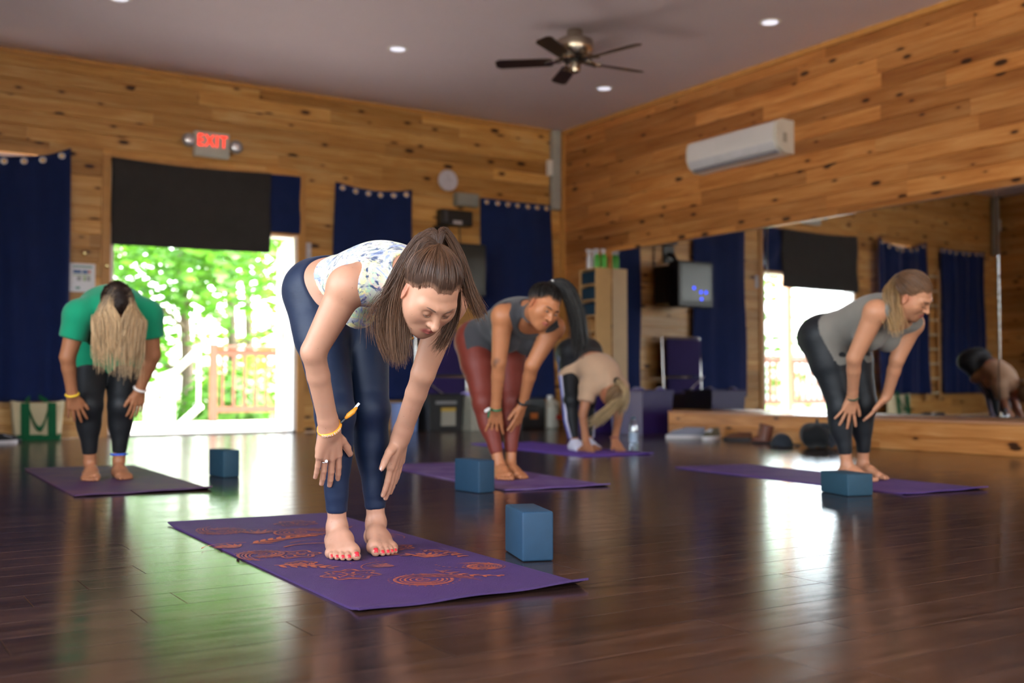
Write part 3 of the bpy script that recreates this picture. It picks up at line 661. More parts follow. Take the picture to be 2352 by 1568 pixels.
def fan_(cx, cy, r, a, n=7):
    for k in range(n): leaf(cx, cy, a + (k-(n-1)/2)*.26, r*(1-.06*abs(k-(n-1)/2)), .006)
    arc(cx, cy, r*1.12, a-.9, a+.9, .0022)
flower(1.249, 2.805, .072, .3); paisley(1.385, 2.625, .082, 1.2, 1); paisley(1.63, 2.72, .05, .2, -1); fan_(1.56, 2.95, .11, .9); fan_(1.41, 2.86, .085, 2.3, 6)
branch(1.12, 3.06, 1.25, 2.93, 6, .05, .0065); branch(1.48, 2.74, 1.60, 2.56, 6, .035, .0045, -.15); flower(1.20, 3.05, .04, 0, 5); dots(1.37, 2.95, .05, 9)
paisley(1.16, 3.28, .07, 2.6, -1); flower(1.25, 3.22, .065, .8, 6); fan_(1.14, 3.45, .10, 1.9); branch(1.20, 3.50, 1.45, 3.58, 7, .06, .008); paisley(1.45, 3.68, .10, .6, 1); fan_(1.60, 3.42, .10, .2)
flower(1.57, 3.18, .055, .2, 6); branch(1.62, 3.10, 1.66, 2.90, 5, .045, .006); fan_(1.30, 3.72, .12, 1.2); paisley(1.22, 3.86, .08, 3.4, 1); flower(1.52, 3.92, .07, .2); arc(1.35, 3.30, .11, .2, 2.4, .004); arc(1.40, 3.34, .14, .4, 2.2, .0025); dots(1.45, 3.30, .05, 8)
fan_(1.62, 3.68, .08, 1.6); branch(1.60, 2.98, 1.48, 3.10, 4, .045, .006); dots(1.60, 2.80, .075, 12, 3, 6, .004)
o = PR.build('printed_pattern', pr_mat); o.parent = mA; o.matrix_parent_inverse = Matrix.LocRotScale(mA.location, mA.rotation_euler, None).inverted(); tag(o, 'orange paisley print', kind='stuff')
blue_foam = plain('blue_foam', '#143850', .7, nscale=30, namt=.12, bump=.15, bscale=300)
teal_foam = plain('teal_foam', '#183d4e', .7, nscale=30, namt=.12, bump=.15, bscale=300)
def yblock(x, y, rz, w, l, h, lab, mt):
    r = empty('yoga_block', (x, y, 0), rz, lab, 'yoga block', 'blue foam yoga blocks on the floor')
    MB().rbox(0, w, 0, l, .0005, h, .007, 3).build('foam_block', mt, r, smooth=True)
    return r
yblock(1.784, 2.752, math.radians(-18.5), .098, .226, .15, 'blue foam yoga block standing on edge nearest the camera, beside the purple mat', blue_foam)
yblock(1.921, 6.075, math.radians(6), .098, .21, .155, 'dark blue foam block standing between the doorway and the woman in green', teal_foam)
yblock(2.700, 4.555, math.radians(5), .098, .21, .16, 'dark blue foam block standing in front of the woman in red leggings', blue_foam)
yblock(4.105, 3.50, math.radians(-16), .14, .235, .105, 'teal foam block lying flat in front of the woman in the grey tank top', teal_foam)
# ---------------------------------------------------------------- tote bag, shoes, bottles
tb = empty('tote_bag', (1.69, 10.93, 0), 0, 'cream canvas tote bag with green handles against the left wall', 'bag')
canvas = cloth('cream_canvas', '#cfc4a0', .1, 400); grn = cloth('green_webbing', '#14623c', .1, 400)
def tote(u, v):
    a = u*6.283; w = .205 + .03*v; d = .085*(1 - .45*v) + .01*math.sin(u*25); return (w*math.copysign(abs(math.cos(a))**.5, math.cos(a)), d*math.copysign(abs(math.sin(a))**.6, math.sin(a)), .05 + .31*v + .012*v*math.sin(a*2+1))
MB().grid(tote, 48, 10).build('canvas_body', canvas, tb, smooth='all', solid=.004)
def tbase(u, v):
    a = u*6.283; w = .208; d = .088; return (w*math.copysign(abs(math.cos(a))**.5, math.cos(a)), d*math.copysign(abs(math.sin(a))**.6, math.sin(a)), .002 + .055*v)
mb = MB().grid(tbase, 48, 3); mb.box(-.19, .19, -.07, .07, .002, .006); mb.build('green_base', grn, tb, smooth='all')
for y_ in (-.095, .095):
    for x in (-.115, .115):
        s = MB().grid(lambda u, v: (x + (u-.5)*.075, y_*(1.04 - .38*v), .05 + .30*v), 2, 8); s.build('handle_strap', grn, tb, solid=.004)
    MB().grid(lambda u, v: ((v-.5)*.20, y_*.62 - (.055 + .03*math.sin(v*3.14))*(1 if y_ < 0 else -1) * math.sin(v*3.14), .35 - .24*math.sin(v*3.1416)*(1 if y_ < 0 else -.25) + (u-.5)*.05), 2, 20).build('handle_loop', grn, tb, smooth='all', solid=.004)
def shoe(x, y, rz, lab, colu, cols, sc=1.0, z=0, grp='shoes on the floor'):
    r = empty('sneaker', (x, y, z), rz, lab, 'shoe', grp); r.scale = (sc, sc, sc)
    def up(u, v):
        a = u*6.283; L = .135; w = .042 + .008*math.cos(a); k = 1 - v*.55
        hx = math.cos(a); top = .025 + v*(.055 if hx < 0 else .03 + .02*(1-hx))
        return (L*hx*(1 - .35*v*(hx > 0)), w*math.sin(a)*k, top)
    MB().grid(up, 28, 6).build('upper', colu, r, smooth='all', solid=.004)
    sl = MB(); pts = [(.14*math.cos(a), (.045 + .008*math.cos(a))*math.sin(a)) for a in np.linspace(0, 6.283, 29)[:-1]]; n = len(pts)
    sl.add([(x_, y_, .001) for x_, y_ in pts] + [(x_, y_, .028) for x_, y_ in pts], [tuple(range(n)), tuple(reversed(range(n, 2*n)))] + [(i, (i+1) % n, (i+1) % n + n, i+n) for i in range(n)]); sl.build('sole', cols, r, smooth=True)
    lc = MB()
    for k in range(4): lc.tube([(.03 + k*.017, -.022, .066 - k*.004), (.03 + k*.017, 0, .074 - k*.005), (.03 + k*.017, .022, .066 - k*.004)], .003, 5)
    tag(lc.build('laces', cols, r), kind='stuff')
sgrey = cloth('grey_mesh', '#8f95a8', .1, 300); sbrown = cloth('brown_suede', '#5e3a24', .2, 300); sblk = cloth('black_mesh', '#17181c', .1, 300); swht = plain('white_rubber', '#dcdce0', .5); sdk = plain('dark_rubber', '#2a2a2e', .6)
shoe(7.00, 7.92, 2.4, 'grey sneaker with a white sole by the ledge, in front of the mirror', sgrey, swht, 1.35); shoe(7.10, 7.66, 3.6, 'second grey sneaker leaning toward the ledge', cloth('olive_mesh', '#6a6450', .1, 300), swht, 1.35)
shoe(7.16, 7.38, 2.0, 'brown suede shoe right beside the grey sneakers', sbrown, sdk, 1.0)
shoe(1.33, 10.52, .3, 'black sneaker with white sole at the left edge below the navy curtain', sblk, swht, 1.05); shoe(1.38, 10.70, .1, 'black sneaker nearer the tote bag at the left edge', sblk, sdk, 1.05)
bt = empty('ankle_boot', (7.08, 6.93, 0), 2.2, 'brown leather ankle boot standing on the floor by the ledge', 'boot')
blth = plain('brown_leather', '#6a3a28', .4, nscale=14)
MB().grid(lambda u, v: ((.06 + .02*(v < .3)*math.cos(u*6.283))*math.cos(u*6.283) + .05*max(0, .35-v)*math.cos(u*6.283)*2 + .03*(1-v), .045*math.sin(u*6.283)*(1 + .08*v), .012 + .15*v + .015*v*math.cos(u*6.283)), 24, 10).build('shaft', blth, bt, smooth='all', solid=.005)
MB().rbox(-.06, .13, -.045, .045, .001, .016, .006, 2).build('sole', sdk, bt)
MB().rbox(.03, .125, -.04, .04, .014, .06, .02, 3).build('toe_box', blth, bt, smooth=True)
for z in (.07, .10): MB().lathe([(.009, 0), (.009, .004), (.003, .006)], (-.03, -.05, z), 10, 'y').build('buckle', M['chrome'], bt)
bp = empty('backpack', (6.93, 6.22, 0), .5, 'black backpack slumped on the floor beside the ledge', 'bag')
bk = cloth('black_nylon', '#15171a', .15, 200); bk2 = cloth('black_nylon_grey', '#2b3038', .15, 200)
def bag(u, v):
    a = u*6.283; b_ = (v-.5)*3.14159; k = math.cos(b_)**.6; return (.23*k*math.cos(a)*(1+.08*math.sin(3*a+1)), .13*k*math.sin(a)*(1+.1*math.sin(5*a)), .105 + .10*math.sin(b_) + .015*math.sin(4*a)*k)
MB().grid(bag, 40, 20).build('main_bag', bk, bp, smooth='all')
MB().rbox(-.12, .08, -.165, -.10, .02, .13, .03, 3).build('front_pocket', bk2, bp, smooth=True)
for s in (-1, 1): MB().tube([(-.1*s, -.06, .19), (-.13*s, -.16, .17), (-.16*s, -.19, .08), (-.17*s, -.15, .015)], .014, 6).build('strap', bk2, bp, smooth=True)
MB().tube([(-.05, .0, .195), (0, .0, .235), (.05, 0, .195)], .009, 6).build('grab_handle', bk2, bp, smooth=True)
cp = empty('cap', (6.78, 6.47, 0), 1.2, 'dark cap with silver trim lying left of the backpack', 'cap')
MB().grid(lambda u, v: (.085*math.cos(u*6.283)*math.cos(v*1.45), .095*math.sin(u*6.283)*math.cos(v*1.45), .004 + .11*math.sin(v*1.45)), 28, 8).build('crown', bk2, cp, smooth='all', solid=.004)
MB().grid(lambda u, v: ((u-.5)*.15, -.09 - .075*v*math.cos((u-.5)*2.6), .012 - .008*v + .01*math.cos((u-.5)*3)), 12, 4).build('brim', bk, cp, smooth='all', solid=.004)
wbm = glassmat('clear_plastic', (.82, .9, .95, 1), .22)
def wbottle(x, y, lab, h=.25, z=0, capc='#3a5a78', mt=None, ring=None):
    r = empty('water_bottle', (x, y, z), 0, lab, 'bottle', 'water bottles')
    MB().lathe([(.033, .0), (.036, .006), (.036, h*.72), (.028, h*.84), (.016, h*.9), (.016, h*.93)], (0, 0, 0), 20).build('bottle_body', mt or wbm, r, smooth=True)
    MB().lathe([(.019, h*.92), (.019, h*.995), (.015, h)], (0, 0, 0), 16).build('lid', plain('bottle_lid', capc, .4), r, smooth=True)
    if ring: MB().lathe([(.0368, h*.25), (.0368, h*.55)], (0, 0, 0), 20).build('label_band', plain('bottle_band', ring, .4), r, smooth=True)
wbottle(5.40, 6.72, 'clear water bottle standing beside the hands of the woman touching the floor', .27, ring='#9fb2c8')
wbottle(.2, 9.9, 'clear water bottle on the floor, seen only in the mirror', .26)
# ---------------------------------------------------------------- shelf unit with blocks and spray bottles by the corner
wood = plain('birch_wood', '#d6ab74', .45, nscale=5, namt=.12)
sx0, sx1, sy0, sy1, sh_ = 7.615, 7.84, 10.16, 10.50, 1.89
sf = empty('shelf_unit', (sx0, sy0, 0), 0, 'tall pale wooden cubby shelf against the mirror wall near the corner', 'shelf')
MB().rbox(0, sx1-sx0, 0, .02, 0, sh_, .002, 1).build('side_panel', wood, sf); MB().rbox(0, sx1-sx0, sy1-sy0-.02, sy1-sy0, 0, sh_, .002, 1).build('side_panel', wood, sf)
MB().box(sx1-sx0-.012, sx1-sx0, .02, sy1-sy0-.02, 0, sh_).build('back_panel', wood, sf)
for i in range(11): MB().box(0, sx1-sx0-.012, .02, sy1-sy0-.02, .02 + i*.185, .038 + i*.185).build('shelf_board', wood, sf)
for i in (9, 8, 7, 4, 2): yblock(sx0 + .012, sy0 + .035, 0, .18, .27, .145, 'x', blue_foam)
bs = [o for o in bpy.data.objects if o.get('label') == 'x']
for o, i, nm in zip(bs, (9, 8, 7, 4, 2), ('topmost', 'second', 'third', 'fourth', 'lowest')):
    o.location.z = .0382 + i*.185; o['label'] = nm + ' navy block from the top inside the wooden cubby shelf'; o['group'] = 'blocks stored in the shelf'
wpl = plain('spray_white', '#e4e4ee', .35); gpl = plain('spray_green', '#58b848', .4)
for k, (x, y, lab) in enumerate(((.05, .20, 'white spray bottle with green label, leftmost on top of the shelf'), (.09, .10, 'white spray bottle in the middle on top of the shelf'), (.14, .22, 'white spray bottle at the back on top of the shelf'), (.17, .07, 'white and green bottle on the shelf top closest to the mirror'))):
    r = empty('spray_bottle', (sx0 + x, sy0 + y, sh_), 0, lab, 'bottle', 'bottles on top of the shelf')
    MB().lathe([(.034, .0), (.036, .01), (.036, .12), (.024, .16), (.013, .175)], (0, 0, 0), 18).build('bottle_body', gpl if k in (1, 3) else wpl, r, smooth=True)
    MB().lathe([(.015, .17), (.016, .20)], (0, 0, 0), 12).build('collar', wpl, r)
    s = MB(); s.rbox(-.045, .022, -.012, .012, .20, .232, .005, 1); s.build('spray_head', wpl, r); MB().tube([(-.022, 0, .20), (-.034, 0, .165)], .005, 6).build('trigger', wpl, r)
# ---------------------------------------------------------------- bins, heater, jug, lounger along the back wall
def tub(nm, x, y, w, d, h, rz, lab, mt, lid=None, cat='bin', lidm=None, lw=.02):
    r = empty(nm, (x, y, 0), rz, lab, cat); t = .9
    mb = MB()
    o = [(-w/2*t, -d/2*t, .002), (w/2*t, -d/2*t, .002), (w/2*t, d/2*t, .002), (-w/2*t, d/2*t, .002), (-w/2, -d/2, h), (w/2, -d/2, h), (w/2, d/2, h), (-w/2, d/2, h)]
    i_ = [(x_*.94, y_*.94, max(z, .012)) for x_, y_, z in o]
    mb.add(o + i_, [(0,1,2,3), (0,1,5,4), (1,2,6,5), (2,3,7,6), (3,0,4,7), (8,9,10,11), (8,9,13,12), (9,10,14,13), (10,11,15,14), (11,8,12,15), (4,5,13,12), (5,6,14,13), (6,7,15,14), (7,4,12,15)])
    mb.build('tub_body', mt, r); s = MB(); s.box(-w/2-.012, w/2+.012, -d/2-.012, d/2+.012, h-.03, h-.005)
    MB().tube([(-w/2-.004, -d/2-.004, h), (w/2+.004, -d/2-.004, h), (w/2+.004, d/2+.004, h), (-w/2-.004, d/2+.004, h)], .012, 6, closed=True).build('rim', mt, r)
    if lidm: MB().rbox(-w/2-.01, w/2+.01, -d/2-.01, d/2+.01, h+.004, h+.035, .01, 2).build('lid', lidm, r)
    return r
ppl = plain('purple_plastic', '#2c1c50', .35); lpp = plain('lilac_plastic', '#8f7ae0', .3)
b1 = tub('storage_bin', 5.83, 10.72, .44, .38, .40, 0, 'black storage bin with a yellow tag between the bending women', plain('black_bin', '#1a1a1c', .5))
MB().box(-.14, .12, -.199, -.188, .30, .335).build('white_label', plain('bin_label', '#8f8f90', .5), b1); MB().box(-.07, .11, -.197, -.180, .22, .26).build('yellow_tag', plain('tag_yellow', '#c8a648', .5), b1); MB().box(-.07, .11, -.194, -.172, .06, .22).build('grey_tag', plain('tag_grey', '#a8a698', .5), b1)
b2 = tub('storage_tub', 6.24, 10.62, .36, .36, .38, .1, 'translucent pale storage tub right of the black bin', plain('cloudy_plastic', '#b9b8a8', .4, nscale=20, namt=.3))
MB().rbox(-.14, .10, -.12, .1, .36, .43, .03, 3).build('folded_towel', cloth('lilac_towel', '#9f94e0', .4, 200), b2, smooth=True)
tub('blue_tub', 5.47, 10.86, .2, .3, .30, 0, 'light blue plastic bin left of the black bin', plain('light_blue_plastic', '#7f9ad2', .4))
ht = empty('heater', (6.90, 10.55, 0), .1, 'small black heater on the floor under the corner curtain', 'heater')
MB().rbox(-.18, .18, -.12, .12, .0, .36, .015, 2).build('case', M['dark'], ht)
for i in range(7): MB().box(-.15, .15, -.128, -.12, .05 + i*.035, .065 + i*.035).build('grille_bar', plain('heater_bar', '#26211e', .5), ht)
MB().box(-.05, .06, -.131, -.128, .12, .19).build('badge', plain('heater_badge', '#b0602a', .5), ht)
jg = empty('jug', (7.27, 10.62, 0), .2, 'white plastic jug with red label standing near the corner', 'jug')
MB().lathe([(.09, .0), (.105, .015), (.108, .22), (.085, .28), (.035, .33), (.03, .36)], (0, 0, 0), 24).build('jug_body', plain('jug_plastic', '#cfcfc0', .35), jg, smooth=True)
MB().lathe([(.036, .352), (.036, .385), (.03, .39)], (0, 0, 0), 16).build('cap', M['white'], jg, smooth=True); MB().tube([(.04, -.02, .33), (.10, -.03, .30), (.11, -.03, .22)], .014, 6).build('handle', plain('jug_plastic2', '#cfcfc0', .35), jg, smooth=True)
MB().box(.0, .09, -.112, -.098, .10, .16).build('label', plain('jug_label', '#b2402e', .5), jg)
pb = tub('purple_bin', 7.32, 8.98, .46, .50, .45, .1, 'dark purple plastic bin standing at the end of the ledge', ppl)
MB().grid(lambda u, v: ((u-.5)*.44, (v-.5)*.46, .42 + .07*math.sin(u*9)*math.sin(v*7)), 14, 14).build('purple_blanket', cloth('purple_blanket', '#3a2870', .4, 200), pb, smooth='all', solid=.01)
tub('purple_bin', 7.15, 9.62, .42, .42, .40, 0, 'second purple bin behind the first, close to the cubby shelf', plain('deep_purple_plastic', '#33205e', .35))
lg_ = empty('folding_lounger', (6.02, 11.05, 0), 0, 'folded dark purple lounger with chrome rails behind the bins', 'chair')
pf = cloth('purple_padding', '#2e2058', .3, 200)
MB().rbox(-.30, .30, -.10, -.03, .62, 1.12, .03, 3).build('back_cushion', pf, lg_, smooth=True); MB().rbox(-.30, .30, -.11, -.04, .10, .60, .03, 3).build('seat_cushion', pf, lg_, smooth=True)
for s in (-1, 1): MB().tube([(s*.33, -.02, 1.14), (s*.33, -.05, .55), (s*.33, -.06, .015)], .013, 8).build('side_rail', M['chrome'], lg_, smooth=True)
MB().tube([(-.33, -.02, 1.14), (.33, -.02, 1.14)], .013, 8).build('top_rail', M['chrome'], lg_); MB().tube([(-.33, -.115, .62), (.33, -.115, .16)], .010, 8).build('fold_brace', M['chrome'], lg_)
# ---------------------------------------------------------------- television on the wall
tv = empty('television', (6.10, 10.63, 1.52), 0, 'boxy black television on a wall bracket between the two navy curtains', 'television')
MB().rbox(-.30, .30, .0, .20, 0, .60, .015, 2).build('front_housing', M['dark'], tv); MB().rbox(-.24, .30, .20, .50, .05, .56, .03, 2).build('rear_housing', M['dark'], tv)
sc_ = NT('tv_screen'); sc_.set(Base_Color=lin('#15150f'), Roughness=.28); MB().rbox(-.26, .26, -.006, .0, .08, .55, .004, 1).build('screen', sc_.m, tv); scr_ = [x for x in bpy.data.objects if x.name.startswith('screen')][-1]
bd = NT('blue_reflection'); bd.set(Base_Color=lin('#1030ff')); bd.b.inputs['Emission Color'].default_value = lin('#2040ff'); bd.b.inputs['Emission Strength'].default_value = 2.5
for x, z in ((-.17, .20), (-.08, .20), (-.09, .11), (.04, .25)): MB().lathe([(.018, -.008), (.018, -.006)], (x, 0, z), 12, 'y').build('reflection_dot', bd.m, scr_)  # small glowing discs stand in for blue reflections on the screen
MB().tube([(0, .35, .58), (0, .45, .72), (0, .54, .74)], .03, 8).build('bracket_arm', M['dark'], tv); MB().rbox(-.1, .1, .53, .548, .62, .86, .005, 1).build('bracket_plate', M['dark'], tv)
# ---------------------------------------------------------------- wooden ladder rack, seen in the mirror
ld = empty('ladder_rack', (.62, YB - .06, .25), 0, 'wooden wall ladder with pale rungs, seen only in the mirror', 'rack')
for s in (-1, 1): MB().rbox(s*.17-.02, s*.17+.02, -.03, .03, 0, 2.1, .005, 1).build('rail', wood, ld)
for i in range(9): MB().tube([(-.17, -.01, .12 + i*.235), (.17, -.01, .12 + i*.235)], .016, 8).build('rung', plain('pale_rung', '#e6d9b4', .4), ld)
conduit(-1.12, 'long grey pipe cover at the far left corner, seen in the mirror')
# ---------------------------------------------------------------- body modelling: smooth unions of round cones and ellipsoids, meshed by surface nets
V3 = lambda *a: np.array(a, float)
def nrm(v): v = np.asarray(v, float); return v / (np.linalg.norm(v) + 1e-12)
def cone(a, b, r1, r2): return ('c', np.asarray(a, float), np.asarray(b, float), float(r1), float(r2))
def ball(a, r): return ('e', np.asarray(a, float), np.eye(3), V3(r, r, r))
def ell(c, axes, rad): return ('e', np.asarray(c, float), np.asarray(axes, float), np.asarray(rad, float))   # axes: rows
def pbox(p):
    if p[0] == 'c':
        r = max(p[3], p[4]); return np.minimum(p[1], p[2]) - r, np.maximum(p[1], p[2]) + r
    e = np.sqrt(((p[2] * p[3][:, None]) ** 2).sum(0)); return p[1] - e, p[1] + e
def pdist(p, X, Y, Z):
    if p[0] == 'c':
        a, b, r1, r2 = p[1:]; ba = b - a; l2 = ba @ ba; rr = r1 - r2
        px, py, pz = X - a[0], Y - a[1], Z - a[2]
        L = math.sqrt(l2); y = (px*ba[0] + py*ba[1] + pz*ba[2]) / L; u = ba / L
        x = np.sqrt((px - u[0]*y)**2 + (py - u[1]*y)**2 + (pz - u[2]*y)**2)
        bb = max(-.95, min(.95, rr / L)); aa = math.sqrt(1 - bb*bb); k = aa*y - bb*x
        return np.where(k < 0, np.sqrt(x*x + y*y) - r1, np.where(k > aa*L, np.sqrt(x*x + (y - L)**2) - r2, aa*x + bb*y - r1))
    c, A, r = p[1:]; px, py, pz = X - c[0], Y - c[1], Z - c[2]
    u = [(px*A[i, 0] + py*A[i, 1] + pz*A[i, 2]) / r[i] for i in range(3)]
    k0 = np.sqrt(u[0]**2 + u[1]**2 + u[2]**2) + 1e-9
    k1 = np.sqrt((u[0]/r[0])**2 + (u[1]/r[1])**2 + (u[2]/r[2])**2) + 1e-9
    return k0 * (k0 - 1) / k1
def smin(a, b, k):
    h = np.maximum(k - np.abs(a - b), 0) / k
    return np.minimum(a, b) - h*h*k*.25
def smax(a, b, k): return -smin(-a, -b, k)
class Grid:
    def __init__(s, lo, hi, vox):
        s.lo = np.asarray(lo, float); s.vox = vox; s.n = np.ceil((np.asarray(hi) - s.lo) / vox).astype(int) + 1
        s.ax = [s.lo[i] + vox * np.arange(s.n[i]) for i in range(3)]
    def new(s): return np.full(s.n, .12, np.float32)
    def sl(s, lo, hi):
        a = np.clip(np.floor((lo - s.lo) / s.vox).astype(int), 0, s.n); b = np.clip(np.ceil((hi - s.lo) / s.vox).astype(int) + 1, 0, s.n)
        return tuple(slice(x, y) for x, y in zip(a, b))
    def xyz(s, q=(slice(None),)*3): return np.ix_(*[s.ax[i][q[i]].astype(np.float32) for i in range(3)])
    def union(s, f, prims, k):
        for p in prims:
            kk = k
            if isinstance(p, tuple) and p[0] == 'k': kk, p = p[1], p[2]
            lo, hi = pbox(p); q = s.sl(lo - kk - .02, hi + kk + .02)
            if any(x.stop <= x.start for x in q): continue
            d = pdist(p, *s.xyz(q)).astype(np.float32)
            f[q] = smin(f[q], d, kk) if kk > 0 else np.minimum(f[q], d)
        return f
    def group(s, f, prims, kin, kout):
        bb = [pbox(p[2] if p[0] == 'k' else p) for p in prims]; lo = np.min([b[0] for b in bb], 0) - .03; hi = np.max([b[1] for b in bb], 0) + .03; q = s.sl(lo, hi)
        if any(x.stop <= x.start for x in q): return f
        X = s.xyz(q); t = np.full(f[q].shape, .12, np.float32)
        for p in prims: t = smin(t, pdist(p, *X).astype(np.float32), kin)
        f[q] = smin(f[q], t, kout); return f
    def carve(s, f, prims, k):
        for p in prims:
            lo, hi = pbox(p); q = s.sl(lo - k - .02, hi + k + .02)
            if any(x.stop <= x.start for x in q): continue
            f[q] = smax(f[q], -pdist(p, *s.xyz(q)).astype(np.float32), k)
        return f
    def plane(s, pt, nr):
        nr = nrm(nr); X, Y, Z = s.xyz(); return ((X-pt[0])*nr[0] + (Y-pt[1])*nr[1] + (Z-pt[2])*nr[2]).astype(np.float32)
def nets(g, f):
    """naive surface nets: returns vertices and quads of the zero level"""
    I = f < 0; n = f.shape
    c = np.zeros((n[0]-1, n[1]-1, n[2]-1), np.int8)
    for i in (0, 1):
        for j in (0, 1):
            for k in (0, 1): c += I[i:n[0]-1+i, j:n[1]-1+j, k:n[2]-1+k]
    act = (c > 0) & (c < 8); idx = np.full(act.shape, -1, np.int32); cells = np.argwhere(act); m = len(cells)
    if m == 0: return np.zeros((0, 3)), np.zeros((0, 4), int)
    idx[act] = np.arange(m)
    acc = np.zeros((m, 3)); cnt = np.zeros(m)
    corners = [(i, j, k) for i in (0, 1) for j in (0, 1) for k in (0, 1)]
    vals = {cn: f[cells[:, 0]+cn[0], cells[:, 1]+cn[1], cells[:, 2]+cn[2]].astype(float) for cn in corners}
    for a in corners:
        for ax in range(3):
            if a[ax]: continue
            b = list(a); b[ax] = 1; b = tuple(b); va, vb = vals[a], vals[b]; cr = (va < 0) != (vb < 0)
            t = va[cr] / (va[cr] - vb[cr]); p = np.tile(np.array(a, float), (cr.sum(), 1)); p[:, ax] += t
            acc[cr] += p; cnt[cr] += 1
    V = g.lo + (cells + acc / cnt[:, None]) * g.vox
    F = []
    for ax in range(3):
        o1, o2 = [(1, 2), (2, 0), (0, 1)][ax]
        sl0 = [slice(None)]*3; sl1 = [slice(None)]*3; sl0[ax] = slice(0, n[ax]-1); sl1[ax] = slice(1, n[ax])
        for o in (o1, o2): sl0[o] = sl1[o] = slice(1, n[o]-1)
        A, B = I[tuple(sl0)], I[tuple(sl1)]
        for flip, msk in ((0, A & ~B), (1, ~A & B)):
            q = np.argwhere(msk)
            if not len(q): continue
            q[:, o1] += 1; q[:, o2] += 1
            def at(d1, d2):
                r = q.copy(); r[:, o1] -= d1; r[:, o2] -= d2; return idx[r[:, 0], r[:, 1], r[:, 2]]
            quad = np.stack([at(1, 1), at(0, 1), at(0, 0), at(1, 0)], 1)
            F.append(quad[:, ::-1] if flip else quad)
    F = np.concatenate(F); F = F[(F >= 0).all(1)]
    return V, F
def relax(V, F, it=1, lam=.5):
    E = np.concatenate([F[:, [0, 1]], F[:, [1, 2]], F[:, [2, 3]], F[:, [3, 0]]])
    for _ in range(it):
        s = np.zeros_like(V); c = np.zeros(len(V))
        for a, b in ((0, 1), (1, 0)): np.add.at(s, E[:, a], V[E[:, b]]); np.add.at(c, E[:, a], 1)
        V = V + lam * (s / np.maximum(c, 1)[:, None] - V)
    return V
def mesh_obj(name, V, F, mat, parent=None, col=None, smooth=True):
    me = bpy.data.meshes.new(name); nv, nf = len(V), len(F); w = F.shape[1]
    me.vertices.add(nv); me.vertices.foreach_set('co', np.asarray(V, np.float32).ravel())
    me.loops.add(nf*w); me.loops.foreach_set('vertex_index', np.asarray(F, np.int32).ravel())
    me.polygons.add(nf); me.polygons.foreach_set('loop_start', np.arange(nf, dtype=np.int32)*w)
    me.polygons.foreach_set('use_smooth', np.full(nf, smooth)); me.update(calc_edges=True); me.validate()
    if col is not None:
        at = me.color_attributes.new('Col', 'FLOAT_COLOR', 'POINT'); c4 = np.ones((nv, 4), np.float32); c4[:, :3] = col; at.data.foreach_set('color', c4.ravel())
    me.materials.append(mat); o = bpy.data.objects.new(name, me); COL.objects.link(o)
    if parent is not None: o.parent = parent; o.matrix_parent_inverse = parent.matrix_world.inverted() if False else Matrix.Translation(-parent.location)
    return o
# ---------------------------------------------------------------- body parts
def hand_prims(w, kn, side_thumb, right=True, L=.175, curl=.25, spread=.12, thumb=(.55, .2), sc=1.0, curls=None, tang=None):
    """w wrist point, kn direction of the fingers, side_thumb direction towards the thumb; returns primitives, nail frames"""
    d = nrm(kn); t = np.asarray(side_thumb, float); t = nrm(t - d*(t @ d)); n = np.cross(d, t) * (-1 if right else 1)      # n: towards the palm
    pal = []; nails = []
    P = lambda a, b, c: w + (d*a + t*b + n*c) * sc
    base = {0: (.083, .030), 1: (.088, .010), 2: (.083, -.011), 3: (.074, -.029)}
    lens = {0: (.040, .025, .019), 1: (.044, .028, .020), 2: (.040, .026, .019), 3: (.031, .020, .017)}
    rad = {0: .0092, 1: .0095, 2: .009, 3: .0078}
    for f in range(4):
        bx, by = base[f]
        pal.append(cone(P(.0, by*.45, 0), P(bx, by, 0), .0165*sc, .0115*sc))
    pal.append(cone(P(.01, .012, .004), P(.05, .028, .006), .017*sc, .014*sc)); pal.append(cone(P(.012, -.012, .004), P(.055, -.022, .006), .016*sc, .013*sc))
    fing = []
    for f in range(4):
        bx, by = base[f]; p = P(bx, by, 0); a = (1.5 - f) * spread; dd = nrm(d*math.cos(a) + t*math.sin(a)); cu = (curls[f] if curls else curl); ang = cu*.6
        r = rad[f]*sc; seg = []
        for i in range(3):
            v = nrm(dd*math.cos(ang) + n*math.sin(ang)); q = p + v*lens[f][i]*sc
            seg.append(cone(p, q, r*(1.02 - .1*i), r*(.93 - .1*i))); p = q; ang += cu
        fing.append(seg); nails.append((p - v*.004*sc, v, nrm(np.cross(np.cross(v, -n), v)), r*.8))
    a0 = thumb[0]; td = nrm(d*math.cos(a0) + t*math.sin(a0) + n*thumb[1]); b0 = P(.022, .016, .006); q1 = b0 + td*.040*sc
    t2 = nrm(td*.9 + d*.35); q2 = q1 + t2*.032*sc; t3 = nrm(t2*.9 + d*.25); q3 = q2 + t3*.024*sc
    fing.append([cone(b0, q1, .0165*sc, .0125*sc), cone(q1, q2, .0115*sc, .0105*sc), cone(q2, q3, .0105*sc, .0085*sc)])
    nails.append((q3 - t3*.003, t3, -n, .0085*sc))
    return pal, fing, nails
